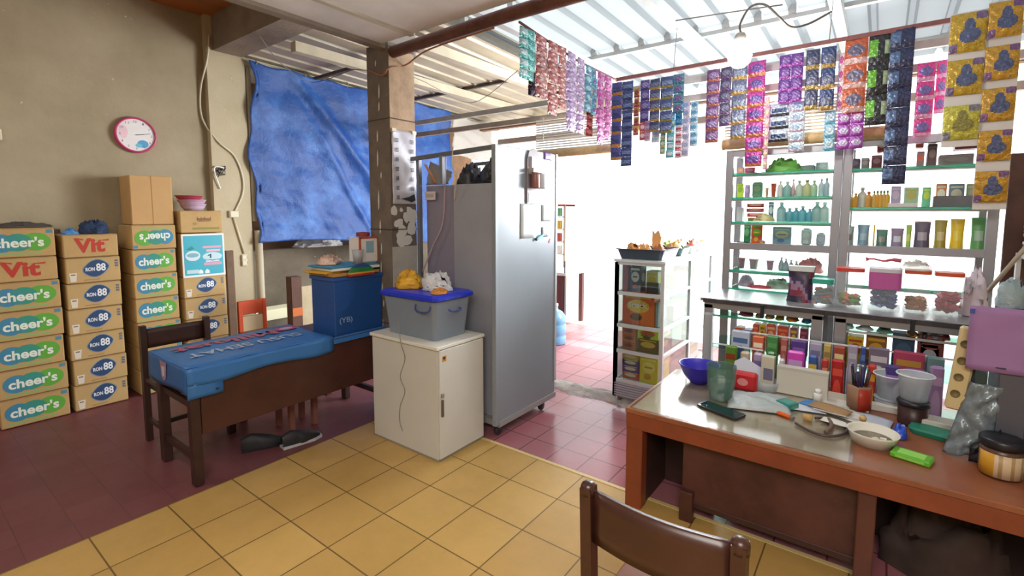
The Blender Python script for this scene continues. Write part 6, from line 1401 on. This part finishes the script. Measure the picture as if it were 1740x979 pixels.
# jar with black lid
p = at(1698, 812, 2, ZW)
t = thing('cream_jar', 'stout jar with a black lid and yellow and cream label at the desk edge', 'jar', (p.x + .005, p.y + .035, ZW))
q = MB(); q.lathe([(.0001, 0), (.062, 0), (.066, .008), (.066, .105), (.056, .12), (.0001, .12)], M('#5a4034', .3), n=28); q.build('body', t)
q = MB(); q.grid(16, 2, lambda u, v: (.0672 * math.cos(-2.9 + 2.9 * u), .0672 * math.sin(-2.9 + 2.9 * u), .008 + .092 * v), M('#cdb694', .5), pick=lambda u, v: M('#c9942c', .4) if u < .33 else (M('#cdb694', .5) if int(u * 16) % 3 else M('#a98a64', .5))); q.build('label_wrap', t, mods=[solid(.0008)])
q = MB(); q.lathe([(.0001, .12), (.068, .12), (.070, .125), (.070, .148), (.064, .154), (.0001, .152)], M('#1b1920', .35), n=28); q.build('lid', t)
bx('red_tin', 'dark red tin cut by the right photo edge beside the black lidded jar', 'tin', (p.x + .115, p.y + .06, ZW), .07, .07, .12, M('#5a1420', .4), 0, .012)
# on top of the tower
o = bx('black_device', 'flat dark grey device lying on the dark upright case', 'device', (tx + .03, ty + .02, ZW + .657), .18, .16, .05, M('#34363c', .45), 0)
bx('orange_pack', 'small orange red pack on the flat dark device', 'pack', (tx + .0, ty + .0, ZW + .708), .075, .05, .03, M('#c24a34', .4), .2)
heap('clear_bag', 'pale bluish plastic bag on the left edge of the upright case', 'bag', (tx - .08, ty - .04, ZW + .656), .045, .05, .10, M('#8fa0a6', .35, bump=.4), 140, 14)
struct('wall_panel_right', MB().box(.78, .80, 2.35, 3.3, .0, 1.06, M('#b9bdb2', .6)))

# ------------------------------------------------------------------ chair in the foreground
wood_chair('dark brown wooden chair with a curved back in the foreground', (-.425, 1.38, 0), PI / 2, wd=.40, dp=.34, seat=.42, top=.845, slat_h=.15, mW=M('#3f241c', .3, var=.3, scale=5), mS=M('#8a4a26', .35, var=.2), post=.042, round_top=True, low=False)

# ------------------------------------------------------------------ across the doorway, out in the daylight
t = thing('water_gallon', 'blue water gallon bottle standing outside beyond the fridge', 'water bottle', (-3.17, 5.10, -.03))
q = MB(); q.lathe([(.0001, 0), (.125, 0), (.135, .02), (.135, .10), (.125, .115), (.135, .13), (.135, .24), (.125, .255), (.135, .27), (.13, .34), (.09, .40), (.035, .43), (.03, .47), (.0001, .47)], M('#5f8fb0', .2, spec=.8), n=24); q.build('bottle', t); q = MB(); q.lathe([(.0001, .47), (.036, .47), (.036, .50), (.0001, .50)], M('#dfe6ea'), n=16); q.build('cap', t)
t = thing('outdoor_desk', 'brown desk with a white top standing outside in the glare', 'desk', (-3.92, 6.2, -.04))
MB().box(-.45, .42, -.3, .3, .74, .78, M('#e6e2dc', .5)).build('tabletop', t); MB().box(-.42, .34, -.28, -.26, .12, .74, M('#7a4a48', .6, var=.2)).build('front_panel', t)
for x in (-.4, .36):
    for y in (-.26, .26): MB().box(x - .03, x + .03, y - .03, y + .03, 0, .74, M('#6a4442', .6)).build('leg', t)
MB().box(.385, .40, -.29, -.275, 0, .95, M('#55585c', .5)).build('metal_post', t)
t = thing('outdoor_rack', 'white rack of colourful goods standing outside beyond the fridge', 'rack', (-4.46, 6.9, -.04))
for x in (-.42, .42): MB().box(x - .02, x + .02, -.15, .15, 0, 1.75, M('#c9b9a8', .6)).build('post', t)
for k in range(4): MB().box(-.42, .42, -.15, .15, .95 + .2 * k, .965 + .2 * k, M('#d8d2c8', .5)).build('shelf', t)
MB().box(-.44, .44, -.17, .15, 1.73, 1.76, M('#c24a3a', .5)).build('top_board', t)
for k in range(4):
    for j in range(4):
        bx('goods_packet', '%s packet on the %s shelf of the outdoor rack' % (['red', 'yellow', 'green', 'white'][(j + k) % 4] , ['lowest', 'second', 'third', 'top'][k]), 'packet', (-4.46 + .12 + j * .075 - .03, 6.78, .93 + .2 * k), .06, .06, .13, M(['#b8504a', '#d0a83a', '#6fae84', '#d8d4d0'][(j + k) % 4], .5), group='goods on the outdoor rack')
